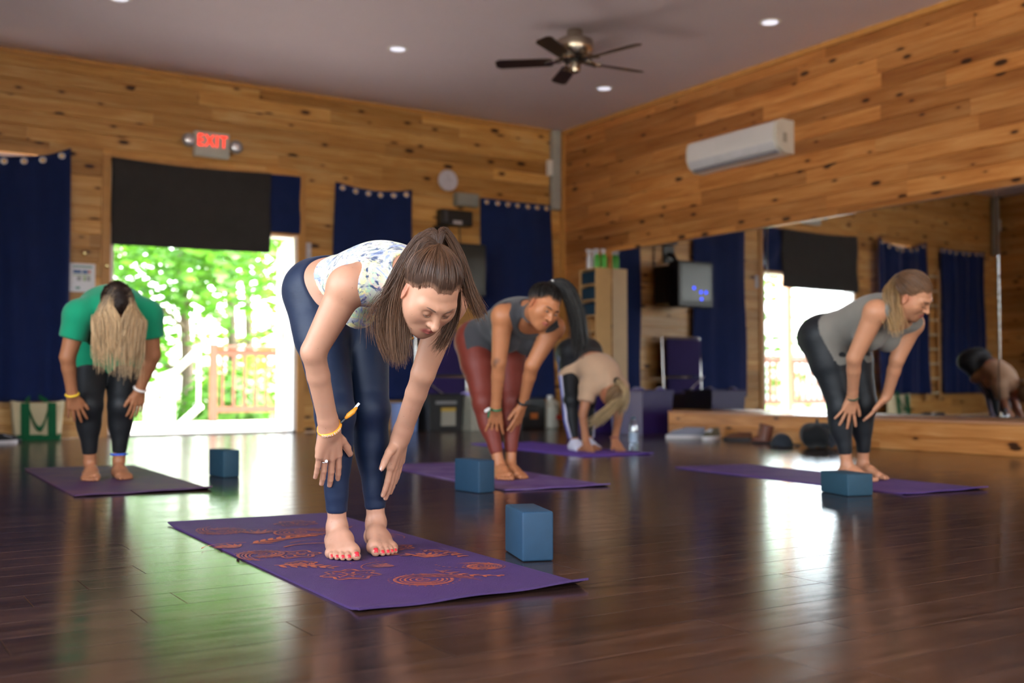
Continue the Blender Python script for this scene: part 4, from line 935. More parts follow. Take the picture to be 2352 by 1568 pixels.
def foot_prims(ank, fwd, lat, s=1.0, zf=0.0):
    """ank ankle joint, fwd horizontal toe direction, lat direction towards the little toe"""
    f = nrm([fwd[0], fwd[1], 0]); l = nrm([lat[0], lat[1], 0]); l = nrm(l - f*(l @ f)); g = V3(ank[0], ank[1], zf)
    P = lambda a, b, c: g + f*a*s + l*b*s + V3(0, 0, c*s)
    pr = [cone(ank, P(-.030, 0, .034), .029*s, .030*s), cone(P(-.035, 0, .028), P(.04, .010, .022), .028*s, .02*s),
          cone(ank + V3(0, 0, -.005), P(.055, -.012, .045), .0295*s, .025*s), cone(P(.055, -.012, .045), P(.125, -.022, .022), .026*s, .0185*s),
          cone(P(.045, .008, .038), P(.118, .004, .018), .026*s, .0165*s), cone(P(.03, .014, .03), P(.105, .030, .014), .024*s, .0135*s),
          ball(P(.118, -.030, .019), .018*s), ball(P(.095, .036, .013), .0125*s)]
    toes = []; nails = []
    for (a, b, r, L) in ((.130, -.028, .0125, .036), (.136, -.008, .0088, .030), (.131, .008, .0082, .027), (.122, .0215, .0078, .024), (.110, .034, .0074, .020)):
        p = P(a, b, .016); q = P(a + L*.55, b*1.04, .013); e = P(a + L, b*1.05, r/s*.95 + .0005)
        toes.append([cone(p, q, r*1.05*s, r*.95*s), cone(q, e, r*.95*s, r*s)])
        nn = nrm(V3(0, 0, 1) + f*1.1); nails.append((e + nn*r*.80*s, nrm(f - nn*(f @ nn)), nn, r*.54*s))
    return pr, toes, nails
def head_frame(face, up):
    y = nrm(face); z = nrm(np.asarray(up, float) - y*(np.asarray(up, float) @ y)); x = np.cross(y, z)      # x = the person's right when looking along y
    return np.stack([x, y, z])                                                                              # rows
def head_prims(O, Fm, s=1.0, fat=1.0, closed=True):
    P = lambda x, y, z: O + (Fm[0]*x*fat + Fm[1]*y + Fm[2]*z) * s
    E = lambda c, r: ell(P(*c), Fm, np.array(r) * s)
    C = lambda a, b, r1, r2: cone(P(*a), P(*b), r1*s, r2*s)
    pr = [E((0, -.018, .030), (.073, .092, .078)), ('k', .04, E((0, .028, -.025), (.060*fat, .056, .078))), ('k', .03, E((0, .040, -.072), (.044*fat, .042, .036)))]
    for sx in (-1, 1):
        pr += [('k', .03, C((sx*.050, .004, -.050), (sx*.020, .066, -.093), .020*fat, .016)), ('k', .05, E((sx*.040, .052, -.024), (.022*fat, .02, .022)))]
        pr += [('k', .02, C((sx*.012, .080, .024), (sx*.044, .064, .022), .010, .008))]
    pr += [('k', .018, ball(P(0, .071, -.100), .0165*s)), ('k', .02, E((0, .070, -.062), (.030*fat, .022, .026)))]
    car = [E((sx*.030, .094, .002), (.017, .014, .0135)) for sx in (-1, 1)]
    nose = [('k', .012, C((0, .082, .014), (0, .106, -.024), .0075, .0095)), ('k', .008, ball(P(0, .1095, -.0295), .0098*s))]
    for sx in (-1, 1): nose += [('k', .007, E((sx*.0125, .094, -.031), (.0068, .009, .007)))]
    lip = []
    for sx in (-1, 1): lip += [('k', .004, C((0, .0945, -.0545), (sx*.0235, .082, -.0605), .0056, .0030)), ('k', .004, C((0, .0925, -.0665), (sx*.0215, .082, -.0625), .0068, .0032))]
    lip_ball = [(P(0, .094, -.0605), .0), ]
    eyes = [(P(sx*.030, .0735, .002)) for sx in (-1, 1)]
    lid = [ball(e, .0128*s) for e in eyes]
    ears = []
    for sx in (-1, 1):
        ax = np.stack([nrm(Fm[0]*sx*.92 - Fm[1]*.4), nrm(Fm[1]*.92 + Fm[0]*sx*.4 + Fm[2]*.15), Fm[2]])
        ax[1] = nrm(ax[1] - ax[0]*(ax[1] @ ax[0])); ax[2] = np.cross(ax[0], ax[1])
        ears.append((ell(P(sx*.0735, -.004, -.008), ax, V3(.0065, .018, .031)*s), ell(P(sx*.081, .000, -.004), ax, V3(.0055, .0105, .020)*s)))
    return dict(skull=pr, carve=car, nose=nose, lip=lip, lid=lid, eyes=eyes, ears=ears, P=P)
def pick(base, cols):
    return base
def skin_mat(name):
    t = NT(name); vc = t.add('VertexColor', layer_name='Col').outputs[0]; co = t.coord('Object')
    n = t.noise(co, 28, 4, .6); n2 = t.noise(co, 7, 2)
    c = t.mix(t.math('MULTIPLY', n, .22), vc, (.55, .22, .15, 1), 'MULTIPLY')
    vo = t.n.new('ShaderNodeTexVoronoi'); vo.inputs['Scale'].default_value = 95; t.link(co, vo.inputs['Vector'])
    sp = t.n.new('ShaderNodeSeparateColor'); t.link(vo.outputs['Color'], sp.inputs[0])
    fr = t.math('MULTIPLY', t.math('LESS_THAN', vo.outputs['Distance'], .16), t.math('GREATER_THAN', sp.outputs[0], .9))
    c = t.mix(t.math('MULTIPLY', fr, .45), c, lin('#7a4a34'))
    t.link(c, t.b.inputs['Base Color']); t.set(Roughness=.48)
    t.b.inputs['Subsurface Weight'].default_value = .12; t.b.inputs['Subsurface Radius'].default_value = (.012, .005, .003); t.b.inputs['Subsurface Scale'].default_value = 1
    t.b.inputs['Specular IOR Level'].default_value = .4; t.bump(t.noise(co, 240, 3), .06, .001); return t.m
def vcol_mat(name, rough=.5, sheen=0, spec=.5, bump=0, bs=300, aniso=0):
    t = NT(name); t.link(t.add('VertexColor', layer_name='Col').outputs[0], t.b.inputs['Base Color']); t.set(Roughness=rough)
    t.b.inputs['Sheen Weight'].default_value = sheen; t.b.inputs['Specular IOR Level'].default_value = spec
    if bump: t.bump(t.noise(t.coord('Object'), bs, 3), bump, .001)
    return t.m
M['skin'] = skin_mat('skin'); M['hair'] = vcol_mat('hair', .40, 0, .42)
def legg_mat(name, col, rough=.55):
    t = NT(name); co = t.coord('Object'); c = lin(col)
    f = t.noise(co, 5, 3); t.link(t.mix(f, tuple(x*.8 for x in c[:3])+(1,), tuple(x*1.2 for x in c[:3])+(1,)), t.b.inputs['Base Color'])
    t.set(Roughness=rough); t.b.inputs['Specular IOR Level'].default_value = .35; t.b.inputs['Sheen Weight'].default_value = .08; t.b.inputs['Sheen Roughness'].default_value = .4
    w = t.noise(t.coord('Object', (1, 1, 2.2)), 9, 3, .55); t.bump(w, .22, .012); return t.m
def strands(name, guides, n, jitter, r0, r1, cols, parent, seed, mat=None, segs=None, clump=.6, tip=.25, wav=0):
    """guides: list of (weight, polyline points, spread at root, spread at tip); grows n tapered triangular strands around them; cols(u, k, rnd) -> colour"""
    g = np.random.default_rng(seed); W_ = np.array([q[0] for q in guides], float); W_ /= W_.sum()
    Vs, Fs, Cs = [], [], []; off = 0
    ch = g.choice(len(guides), n, p=W_)
    for k in range(n):
        _, pts, s0, s1 = guides[ch[k]]; pts = np.asarray(pts, float); m = segs or max(6, len(pts)*2)
        # Catmull-Rom resample
        tt = np.linspace(0, len(pts)-1, m); cut = 1 - tip * g.random()**2; tt = tt * cut
        i = np.minimum(tt.astype(int), len(pts)-2); u = (tt - i)[:, None]
        p1, p2 = pts[i], pts[i+1]; p0 = pts[np.maximum(i-1, 0)]; p3 = pts[np.minimum(i+2, len(pts)-1)]
        L = .5*((2*p1) + (p2-p0)*u + (2*p0-5*p1+4*p2-p3)*u**2 + (3*p1-p0-3*p2+p3)*u**3)
        v = (tt / (len(pts)-1))[:, None]; o = g.normal(size=3); o /= max(1, np.linalg.norm(o)/1.5)
        L = L + o * (s0*(1-v) + s1*v)
        L = L + g.normal(size=(1, 3))*jitter*v**2 + (np.sin(v*6.28*1.5 + g.random()*6.28) * wav * v) * g.normal(size=(1, 3))
        T = np.gradient(L, axis=0); T /= np.linalg.norm(T, axis=1)[:, None] + 1e-9
        a = np.cross(T, nrm(g.normal(size=3))); a /= np.linalg.norm(a, axis=1)[:, None] + 1e-9; b = np.cross(T, a)
        rr = (r0 + (r1 - r0) * v) * np.where(v > .9, .5, 1.0) * (.35 + .65*np.minimum(1, v*5))
        for q in range(3):
            an = 2.0944*q; Vs.append(L + (a*math.cos(an) + b*math.sin(an))*rr)
        base = off + np.arange(m-1)
        for q in range(3):
            q2 = (q+1) % 3; Fs.append(np.stack([base+q*m, base+q2*m, base+q2*m+1, base+q*m+1], 1))
        c = cols(v[:, 0], ch[k], g); Cs += [c, c, c]; off += 3*m
    return mesh_obj(name, np.concatenate(Vs), np.concatenate(Fs), mat or M['hair'], parent, np.concatenate(Cs))
# ---------------------------------------------------------------- one bending person
ZUP = V3(0, 0, 1)
def person(J, label, cfg):
    J = {k: V3(*v) for k, v in J.items()}; c = dict(hip=.16, waist=.122, chest=.138, depth=1.0, thigh=.088, calf=.052, arm=.047, bust=.058, hunch=0.0, vox=.005, fine=.0024, zf=.0068, ankle=.0305, foot=1.0, hand=1.0, hs=.97, fat=1.0, glute=1.0, neck=.050)
    c.update(cfg); D = c['depth']; zf = c['zf']
    hc = (J['hipR'] + J['hipL'])/2; sc = (J['shR'] + J['shL'])/2
    lh = nrm(J['hipL'] - J['hipR']); ls = nrm(J['shL'] - J['shR']); s1 = nrm(sc - hc); l = nrm(lh + ls); l = nrm(l - s1*(l @ s1)); dr = np.cross(s1, l)
    TL = np.linalg.norm(sc - hc); q = TL/.46
    sp = nrm(s1*c.get('ptilt', .6) + ZUP*(1 - c.get('ptilt', .6))); lp = nrm(lh - sp*(lh @ sp)); dp = np.cross(sp, lp); AX = np.stack([l, dr, s1]); AP = np.stack([lp, dp, sp])
    O, Fm = V3(*c['head']), head_frame(c['face'], c['up']); hs = c['hs']; HP = head_prims(O, Fm, hs, c['fat'])
    hu = c['hunch']
    nb = sc + s1*.035 + dr*(.02 + hu*.5)
    skb = O + (Fm[1]*-.025 + Fm[2]*-.055)*hs
    torso = [ell(hc + sp*.04, AP, V3(c['hip'], .096*D, .105)),
             ell(J['hipR'] + dp*.045*c['glute'] + lp*.012 - sp*.03, AP, V3(.092, .088, .10)*c['glute']), ell(J['hipL'] + dp*.045*c['glute'] - lp*.012 - sp*.03, AP, V3(.092, .088, .10)*c['glute'])]
    for s_ in 'RL': torso.append(cone(J['hip'+s_], J['hip'+s_]*.62 + J['kne'+s_]*.38, c['thigh']*1.06, c['thigh']*.98))
    torso += [ell(hc + s1*.19*q + dr*(.015 + hu*.85), AX, V3(c['waist'], .088*D, .13*q)), ell(hc + s1*.335*q + dr*(.012 + hu), AX, V3(c['chest'], .105*D, .15*q)),
              ell(sc - s1*.03 + dr*(.01 + hu*.8), AX, V3(np.linalg.norm(J['shL'] - J['shR'])*.42, .078*D, .085))]
    if c['bust']:
        for s_ in (-1, 1): torso.append(('k', .03, ell(hc + s1*.325*q + l*s_*.068 - dr*(.082*D - hu*.6), AX, V3(1, .95, 1)*c['bust'])))
    for s_ in 'RL':
        torso.append(('k', .045, cone(sc + dr*(.015 + hu*.6) + s1*.01, J['sh'+s_], .055, c['arm']*1.08)))
        torso.append(('k', .04, cone(nb, J['sh'+s_]*.8 + sc*.2 + dr*.01, .04, .04)))
    torso.append(('k', .04, cone(nb, nb*.3 + skb*.7, c['neck']*1.12, c['neck'])))
    legs = {}; feet = {}; tnails = []; fnails = []; arms = {}; palms = {}; fings = {}
    for s_ in 'RL':
        h_, k_, a_ = J['hip'+s_], J['kne'+s_], J['ank'+s_]; sh = nrm(k_ - a_); tl = np.linalg.norm(k_ - a_)
        fw = nrm(J['toe'+s_] - V3(a_[0], a_[1], 0)) if 'toe'+s_ in J else V3(-.2, -1, 0); fw[2] = 0; fw = nrm(fw)
        bk = -fw; bk = nrm(bk - sh*(bk @ sh)); th = nrm(h_ - k_)
        kb = c['calf']
        legs[s_] = [cone(h_, k_, c['thigh'], kb*1.08), ('k', .03, cone(h_*.7 + k_*.3 - bk*.02, k_*.85 + h_*.15 - bk*.008, c['thigh']*.82, kb*.95)), ball(k_, kb*1.06), ball(k_ - bk*.012, kb*.95),
                    ('k', .03, cone(k_ - sh*.03 + bk*.004, a_ + sh*.10, kb*1.0, c['ankle']*1.12)), ('k', .03, ell(k_ - sh*tl*.30 + bk*.022, np.stack([np.cross(sh, bk), bk, sh]), V3(kb*.95, kb*.88, tl*.30))),
                    ('k', .008, cone(a_ + sh*.13, a_ + sh*.01, c['ankle']*1.14, c['ankle']))]
        lat = lh*(1 if s_ == 'L' else -1); pr, toes, tn = foot_prims(a_, fw, lat, c['foot'], zf); feet[s_] = (pr, toes); tnails += tn
        S_, E_, W_ = J['sh'+s_], J['el'+s_], J['wr'+s_]; ar = c['arm']; ua = nrm(E_ - S_); fa = nrm(W_ - E_); m1 = E_*.70 + W_*.30
        arms[s_] = [cone(S_, E_, ar*1.06, ar*.74), ball(S_ + ua*.01, ar*1.14), ('k', .012, cone(E_, m1, ar*.70, ar*.67)), ('k', .008, cone(m1, W_, ar*.67, .0255*c['hand']))]
        hk = dict(c.get('hand'+s_, {})); td = hk.pop('thumb_dir'); pal, fg, fn = hand_prims(W_, J['kn'+s_] - W_ if 'kn'+s_ in J else J['tip'+s_] - W_, td, s_ == 'R', sc=c['hand'], **hk)
        palms[s_] = [cone(W_ - fa*.03, W_ + nrm(J['kn'+s_] - W_)*.02, .0245*c['hand'], .021*c['hand'])] + pal; fings[s_] = fg; fnails += fn
    def fields(g):
        f = {}
        f['torso'] = g.union(g.new(), torso, .055)
        f['head'] = g.union(g.new(), HP['skull'], .03); g.carve(f['head'], HP['carve'], .012); g.union(f['head'], HP['nose'], .01); g.union(f['head'], [('k', .004, e) for e in HP['lid']], .004); g.union(f['head'], HP['lip'], .004)
        for e, ec in HP['ears']:
            t_ = g.union(g.new(), [e], .0); g.carve(t_, [ec], .004); f['head'] = smin(f['head'], t_, .006)
        f['head'] = g.union(f['head'], [('k', .03, cone(skb, nb*.35 + skb*.65, c['neck']*.98, c['neck']))], .03)
        for s_ in 'RL':
            a = g.union(g.new(), legs[s_], .02); f['leg'+s_] = a
            ft = g.union(g.new(), feet[s_][0], .018)
            for t_ in feet[s_][1]: g.group(ft, t_, .004, .0045)
            f['foot'+s_] = ft
            a = g.union(g.new(), arms[s_], .012); f['arm'+s_] = a
            h_ = g.union(g.new(), palms[s_], .010)
            for fg in fings[s_]: g.group(h_, fg, .003, .004)
            f['hand'+s_] = h_
        return f
    def body(f, g):
        low = np.minimum(smin(f['legR'], f['footR'], .012), smin(f['legL'], f['footL'], .012)); b = smin(f['torso'], low, .014)
        for s_ in 'RL': b = smin(b, f['arm'+s_], .02)
        for s_ in 'RL':
            hnd = smin(f['hand'+s_], f['arm'+s_], .014); b = np.minimum(b, hnd)
        b = smin(b, f['head'], .02)
        return smax(b, (zf - g.ax[2])[None, None, :].astype(np.float32) + 0*b, .002)
    pts = np.array(list(J.values()) + [O, O + Fm[2]*.13, O + Fm[1]*.13]); lo = pts.min(0) - .2; hi = pts.max(0) + .2; lo[2] = max(lo[2], zf - .02)
    G = Grid(lo, hi, c['vox']); f = fields(G); b = body(f, G)
    boxes = [(O - .16, O + .16)]
    for s_ in 'RL':
        w_, t_ = J['wr'+s_], J['tip'+s_]; boxes.append((np.minimum(w_, t_) - .075, np.maximum(w_, t_) + .075))
        a_ = J['ank'+s_]; tp = J.get('toe'+s_, a_ + V3(-.04, -.2, 0)); boxes.append((np.minimum(a_, tp)*[1, 1, 0] + [-.08, -.08, zf - .012], np.maximum(a_, tp)*[1, 1, 0] + [.08, .08, zf + .13]))
    Vs, Fs = [], []; off = 0
    V, F = nets(G, b); V = relax(V, F, 5); cen = V[F].mean(1); keep = np.ones(len(F), bool)
    ins = lambda p, bx: ((p > bx[0]) & (p < bx[1])).all(1)
    for bx in boxes: keep &= ~ins(cen, (bx[0] + .008, bx[1] - .008))
    Vs.append(V); Fs.append(F[keep]); off = len(V); done = []
    for bx in boxes:
        g = Grid(bx[0] - .01, bx[1] + .01, c['fine']); bb = body(fields(g), g); v, fc = nets(g, bb)
        if not len(v): continue
        v = relax(v, fc, 1, .4); ce = v[fc].mean(1); kp = ins(ce, bx)
        for d_ in done: kp &= ~ins(ce, d_)
        done.append(bx); Vs.append(v); Fs.append(fc[kp] + off); off += len(v)
    V = np.concatenate(Vs); F = np.concatenate(Fs)
    used = np.zeros(len(V), bool); used[F.ravel()] = True; remap = np.cumsum(used) - 1; V = V[used]; F = remap[F]
    # colours
    base = np.array(lin(c['skin'])[:3]); col = np.tile(base, (len(V), 1)); L_ = (V - O) @ Fm.T / hs
    def blend(w, cc): col[:] = col*(1 - w[:, None]) + np.array(cc)*w[:, None]
    inh = (np.abs(L_) < .14).all(1)
    blush = np.exp(-(((np.abs(L_[:, 0]) - .042)/.018)**2 + ((L_[:, 2] + .03)/.02)**2)) * inh * (L_[:, 1] > .03); blend(blush*.10, np.array(lin('#c06a58')[:3]))
    ears = np.exp(-(((np.abs(L_[:, 0]) - .078)/.012)**2 + ((L_[:, 1])/.03)**2 + ((L_[:, 2])/.04)**2)) * inh; blend(ears*.35, np.array(lin('#c0604a')[:3]))
    lw = np.clip(1.6 - np.sqrt((L_[:, 0]/.0255)**2 + ((L_[:, 2] + .0608)/.0105)**2)*1.25, 0, 1) * inh * (L_[:, 1] > .078); blend(np.clip(lw*1.5, 0, 1)*.85, np.array(lin(c.get('lip', '#b0605a'))[:3]))
    mouth = np.exp(-((L_[:, 2] + .0612)/.0016)**2 - (L_[:, 0]/.018)**4) * inh * (L_[:, 1] > .078); blend(mouth*.6, np.array(lin('#5a2420')[:3]))
    eye = np.exp(-(((np.abs(L_[:, 0]) - .030)/.013)**2 + ((L_[:, 2] - .008)/.007)**2)) * inh * (L_[:, 1] > .05); blend(eye*.18, np.array(lin('#8a5444')[:3]))
    for t_ in c.get('tattoo', []):
        blend(np.clip(1.3 - np.linalg.norm((V - V3(*t_[0]))/V3(*t_[1]), axis=1), 0, 1)*.85, np.array(lin('#2c2a2a')[:3]))
    root = empty('person', (hc[0], hc[1], 0), 0, label, 'person', None)
    mesh_obj('body', V, F, M['skin'], root, col)
    # painted nails
    def nail_obj(name, nl, colr, rough=.2):
        mb = MB()
        for p, d_, up, r in nl:
            d_ = nrm(d_); up = nrm(up - d_*(up @ d_)); w_ = np.cross(d_, up); vv = []; ff = []
            for i in range(5):
                for j in range(5):
                    u, v = (i/4 - .5)*2, (j/4 - .5)*2; vv.append(p + d_*r*1.15*u + w_*r*v*.95*math.sqrt(max(0, 1 - .25*u*u)) + up*(r*(.36 - .34*v*v - .12*u*u)))
            for i in range(4):
                for j in range(4): ff.append((i*5+j, i*5+j+1, i*5+j+6, i*5+j+5))
            mb.add(vv, ff)
        o = mb.build(name, plain(name + '_polish', colr, rough, namt=.05), None, smooth='all', solid=.0008); o.parent = root; o.matrix_parent_inverse = Matrix.Translation(-root.location); return o
    if c.get('toenail'): tag(nail_obj('toenails', tnails, c['toenail']), 'painted toenails', kind='stuff')
    if c.get('nail'): tag(nail_obj('fingernails', fnails, c['nail']), kind='stuff')
    A = lambda o: (setattr(o, 'parent', root), setattr(o, 'matrix_parent_inverse', Matrix.Translation(-root.location)))[0] or o
    return dict(root=root, G=G, f=f, J=J, O=O, Fm=Fm, hs=hs, HP=HP, hc=hc, sc=sc, s1=s1, l=l, dr=dr, sp=sp, dp=dp, lp=lp, nb=nb, skb=skb, TL=TL, q=q, c=c, A=A)
def garment(p, name, fld, mat, it=4, col=None):
    V, F = nets(p['G'], fld); V = relax(V, F, it); return mesh_obj(name, V, F, mat, p['root'], col(V) if col else None)
def leggings(p, mat, waist=.17, cuff=.11, t=.004, name='leggings', tilt=.0):
    G, f, J = p['G'], p['f'], p['J']
    w = G.plane(p['hc'] + p['s1']*waist, p['s1'] + (p['dr']*tilt if tilt else p['sp']*.3)); up = smax(f['torso'] - t*1.4, w, .004); r = up
    for s_ in 'RL':
        sh = nrm(J['kne'+s_] - J['ank'+s_]); r = smin(r, smax(f['leg'+s_] - t, -G.plane(J['ank'+s_] + sh*cuff, sh), .003), .014)
    return garment(p, name, r, mat)
def head_hair(p, hairline=((.078, .062), (-.085, -.062)), infl=.009, cols=None, name='hair', tail=(0, -.8, .6), n=700, seed=3, r=.0016, noise=.0):
    """cap over the skull above the hairline, covered by strands combed towards the tail knot"""
    G0 = p['O'] - .15, p['O'] + .15; g = Grid(*G0, .0035); hs, Fm, O = p['hs'], p['Fm'], p['O']
    y0, z0 = hairline[0]; y1, z1 = hairline[1]
    nv = nrm(V3(0, -(z0 - z1), (y0 - y1))); nw = nv @ Fm; pt = O + (Fm[1]*y0 + Fm[2]*z0)*hs; pd = g.plane(pt, nw); lx = np.abs(g.plane(O, Fm[0]))/hs
    pd = pd - .014*np.clip(1 - ((lx - .045)/.022)**2, 0, 1)*(g.plane(O, Fm[1]) > .02)
    tt = np.clip(pd/.04, 0, 1); f = g.union(g.new(), p['HP']['skull'][:1], .03) - (.0015 + infl*tt*(2 - tt)).astype(np.float32)
    f = smax(f, -pd, .002)
    V, F = nets(g, f); V = relax(V, F, 2)
    rc = np.random.default_rng(seed); kn = nrm(tail)
    hc_ = np.mean([cols(np.array([0.0]), 0, rc)[0] for _ in range(12)], 0)*.8
    Lh = (V - O) @ Fm.T/hs; lv = (V - pt) @ nw - .014*np.clip(1 - ((np.abs(Lh[:, 0]) - .045)/.022)**2, 0, 1)*(Lh[:, 1] > .02); wz = np.clip(1 - lv/.016, 0, 1)[:, None]*.7; cc = np.tile(hc_, (len(V), 1))*(1 - wz) + np.array(lin(p['c']['skin'])[:3])*wz
    cap = mesh_obj('hair_cap', V, F, M['hair_cap'], p['root'], cc)
    cen = V3(0, -.018, .030); rad = V3(.073*p['c']['fat'], .092, .078) + infl*1.05/hs
    gs = []
    for k in range(260):
        a = rc.uniform(0, 2*math.pi); e1 = nrm(kn/rad); u = nrm(np.cross(e1, V3(.3, 1, .2))); w = np.cross(e1, u); bdir = u*math.cos(a) + w*math.sin(a); e0 = e1
        for th in np.linspace(.3, 2.9, 120):
            e = e1*math.cos(th) + bdir*math.sin(th); q = cen + e*rad; pdq = (q - V3(0, y0, z0)) @ nv - .014*max(0, 1 - ((abs(q[0]) - .045)/.022)**2)*(q[1] > .02)
            if pdq < rc.uniform(-.002, .002): break
            e0 = e
        om = math.acos(np.clip(e0 @ e1, -1, 1)); pts = []
        ts = rc.uniform(0, .55) if k % 2 else 0.0
        for t in np.linspace(ts, 1, 7):
            e = (e0*math.sin((1-t)*om) + e1*math.sin(t*om))/max(1e-6, math.sin(om)); pts.append(O + ((cen + e*(rad - infl*1.05/hs + .0012 + (infl/hs + .001)*min(1, t*2.2))) @ Fm)*hs)
        gs.append((1, pts, .0025, .006))
    skc = np.array(lin(p['c']['skin'])[:3])
    def cols2(u, k, g): w = np.clip(1 - u/.13, 0, 1)[:, None]*(.6 if k % 2 == 0 else 0); return cols(u, k, g)*(1 - w) + skc*w
    strands('hair_strands', gs, n, .002, r, r*.8, cols2, cap, seed, segs=13, tip=.02)
    return lambda v: O + (V3(*v) @ Fm)*hs
def ringband(p, name, c, axis, r, mat, w=.006, th=.003, squash=1.0, side=None):
    axis = nrm(axis); u = nrm(np.cross(axis, side if side is not None else V3(.3, .5, .8))); v = np.cross(axis, u); mb = MB()
    mb.tube([c + (u*math.cos(a) + v*math.sin(a)*squash)*r for a in np.linspace(0, 2*math.pi, 25)[:-1]], w, 8, closed=True)
    return p['A'](mb.build(name, mat, None, smooth='all'))
def eyes_open(p, iris='#3a2416', look=(0, 1, -.05)):
    for i, e in enumerate(p['HP']['eyes']):
        Fm, hs = p['Fm'], p['hs']; ax = nrm(V3(*look) @ Fm); u = nrm(np.cross(ax, Fm[2])); v = np.cross(ax, u); mb = MB()
        lv = [0, .22, .42, .43, .75, 1.0]
        vs, fs = [], []; n = 14; r = .0141*hs
        rings = [.001, .18, .20, .44, .47, .62]; vs = []
        for a in rings:
            for k in range(n): vs.append(e + (ax*math.cos(a) + (u*math.cos(6.2832*k/n) + v*math.sin(6.2832*k/n)*.72)*math.sin(a))*r)
        col = [lin('#0a0808')[:3]]*n*2 + [lin(iris)[:3]]*n*2 + [lin('#d8d2cc')[:3]]*n*2
        # thin almond shell in front of the lid
        fs = [(j*n+k, j*n+(k+1) % n, (j+1)*n+(k+1) % n, (j+1)*n+k) for j in range(len(rings)-1) for k in range(n)]
        mesh_obj('eye', np.array(vs), np.array(fs), M['eyeball'], p['root'], np.array([cc for cc in ([lin('#0a0808')[:3]]*n*2 + [lin(iris)[:3]]*n*2 + [lin('#cfc8c2')[:3]]*n*2)]))
M['hair_cap'] = vcol_mat('hair_cap', .75, 0, .2)
M['eyeball'] = vcol_mat('eyeball', .12)
def brows_lashes(p, col, closed=True, w=1.0):
    Fm, hs, O = p['Fm'], p['hs'], p['O']; P_ = p['HP']['P']; m = plain('brow_hair', col, .7)
    for sx in (-1, 1):
        pts = [P_(sx*x, y, z) for x, y, z in ((.011, .0915, .0225), (.022, .0905, .0265), (.034, .0848, .0285), (.048, .0725, .0250))]
        o = MB().tube(pts, [.0020*w, .0030*w, .0026*w, .0008], 6).build('eyebrow', m, None, smooth='all'); p['A'](o)
        pts = [P_(sx*x, y, z) for x, y, z in ((.0185, .0845, -.0015), (.025, .0885, -.005 if closed else .005), (.033, .0875, -.0055 if closed else .0055), (.0425, .079, -.0025))]
        o = MB().tube(pts, [.0006, .0015, .0016, .0008], 6).build('eyelash', m, None, smooth='all'); p['A'](o)
# ---------------------------------------------------------------- the five people
JN = {}
JN['A'] = dict(toeR=(1.320, 2.982, 0.000), toeL=(1.455, 2.989, -0.000), ankR=(1.373, 3.190, 0.088), ankL=(1.517, 3.210, 0.088), kneR=(1.349, 3.155, 0.449), kneL=(1.489, 3.200, 0.460), hipR=(1.354, 3.345, 0.832), hipL=(1.516, 3.345, 0.845), shR=(1.265, 2.870, 0.818), shL=(1.594, 2.870, 0.788), elR=(1.193, 2.950, 0.628), elL=(1.550, 2.950, 0.567), wrR=(1.289, 3.055, 0.400), wrL=(1.552, 3.105, 0.366), knR=(1.301, 3.090, 0.319), knL=(1.547, 3.125, 0.287), tipR=(1.304, 3.120, 0.215), tipL=(1.55, 3.15, 0.171))
JN['B'] = dict(toeR=(1.229, 6.176, 0.000), toeL=(1.410, 6.183, 0.000), ankR=(1.253, 6.330, 0.097), ankL=(1.407, 6.330, 0.098), kneR=(1.228, 6.270, 0.421), kneL=(1.408, 6.280, 0.419), hipR=(1.274, 6.470, 0.794), hipL=(1.455, 6.470, 0.798), shR=(1.133, 6.040, 0.898), shL=(1.480, 6.040, 0.910), elR=(1.081, 6.070, 0.673), elL=(1.523, 6.070, 0.690), wrR=(1.120, 6.140, 0.477), wrL=(1.477, 6.160, 0.504), knR=(1.140, 6.170, 0.407), knL=(1.469, 6.180, 0.427), tipR=(1.163, 6.190, 0.320), tipL=(1.456, 6.200, 0.338), head=(1.270, 5.830, 0.914))
JN['C'] = dict(toeR=(3.139, 4.993, 0.000), toeL=(3.274, 5.032, 0.000), ankR=(3.194, 5.163, 0.083), ankL=(3.283, 5.190, 0.081), kneR=(3.158, 5.270, 0.432), kneL=(3.332, 5.240, 0.435), hipR=(3.201, 5.450, 0.776), hipL=(3.398, 5.420, 0.787), shR=(3.109, 4.990, 0.902), shL=(3.417, 4.950, 0.844), elR=(3.108, 5.030, 0.649), elL=(3.292, 4.980, 0.636), wrR=(3.150, 5.130, 0.395), wrL=(3.329, 5.130, 0.422), knR=(3.163, 5.160, 0.322), knL=(3.313, 5.160, 0.326), tipR=(3.156, 5.180, 0.232), tipL=(3.287, 5.170, 0.228))
JN['D'] = dict(toeL=(4.935, 3.915, 0.000), ankR=(4.739, 4.045, 0.087), ankL=(4.931, 4.095, 0.086), kneR=(4.698, 4.050, 0.411), kneL=(4.905, 4.060, 0.419), hipR=(4.656, 4.140, 0.788), hipL=(4.870, 4.140, 0.800), shR=(4.594, 3.720, 0.907), shL=(4.902, 3.735, 0.856), elR=(4.565, 3.840, 0.668), elL=(4.857, 3.800, 0.664), wrR=(4.667, 3.940, 0.461), wrL=(4.897, 3.900, 0.464), knR=(4.667, 3.965, 0.395), knL=(4.867, 3.940, 0.404), tipR=(4.622, 3.980, 0.313), tipL=(4.806, 3.970, 0.357))
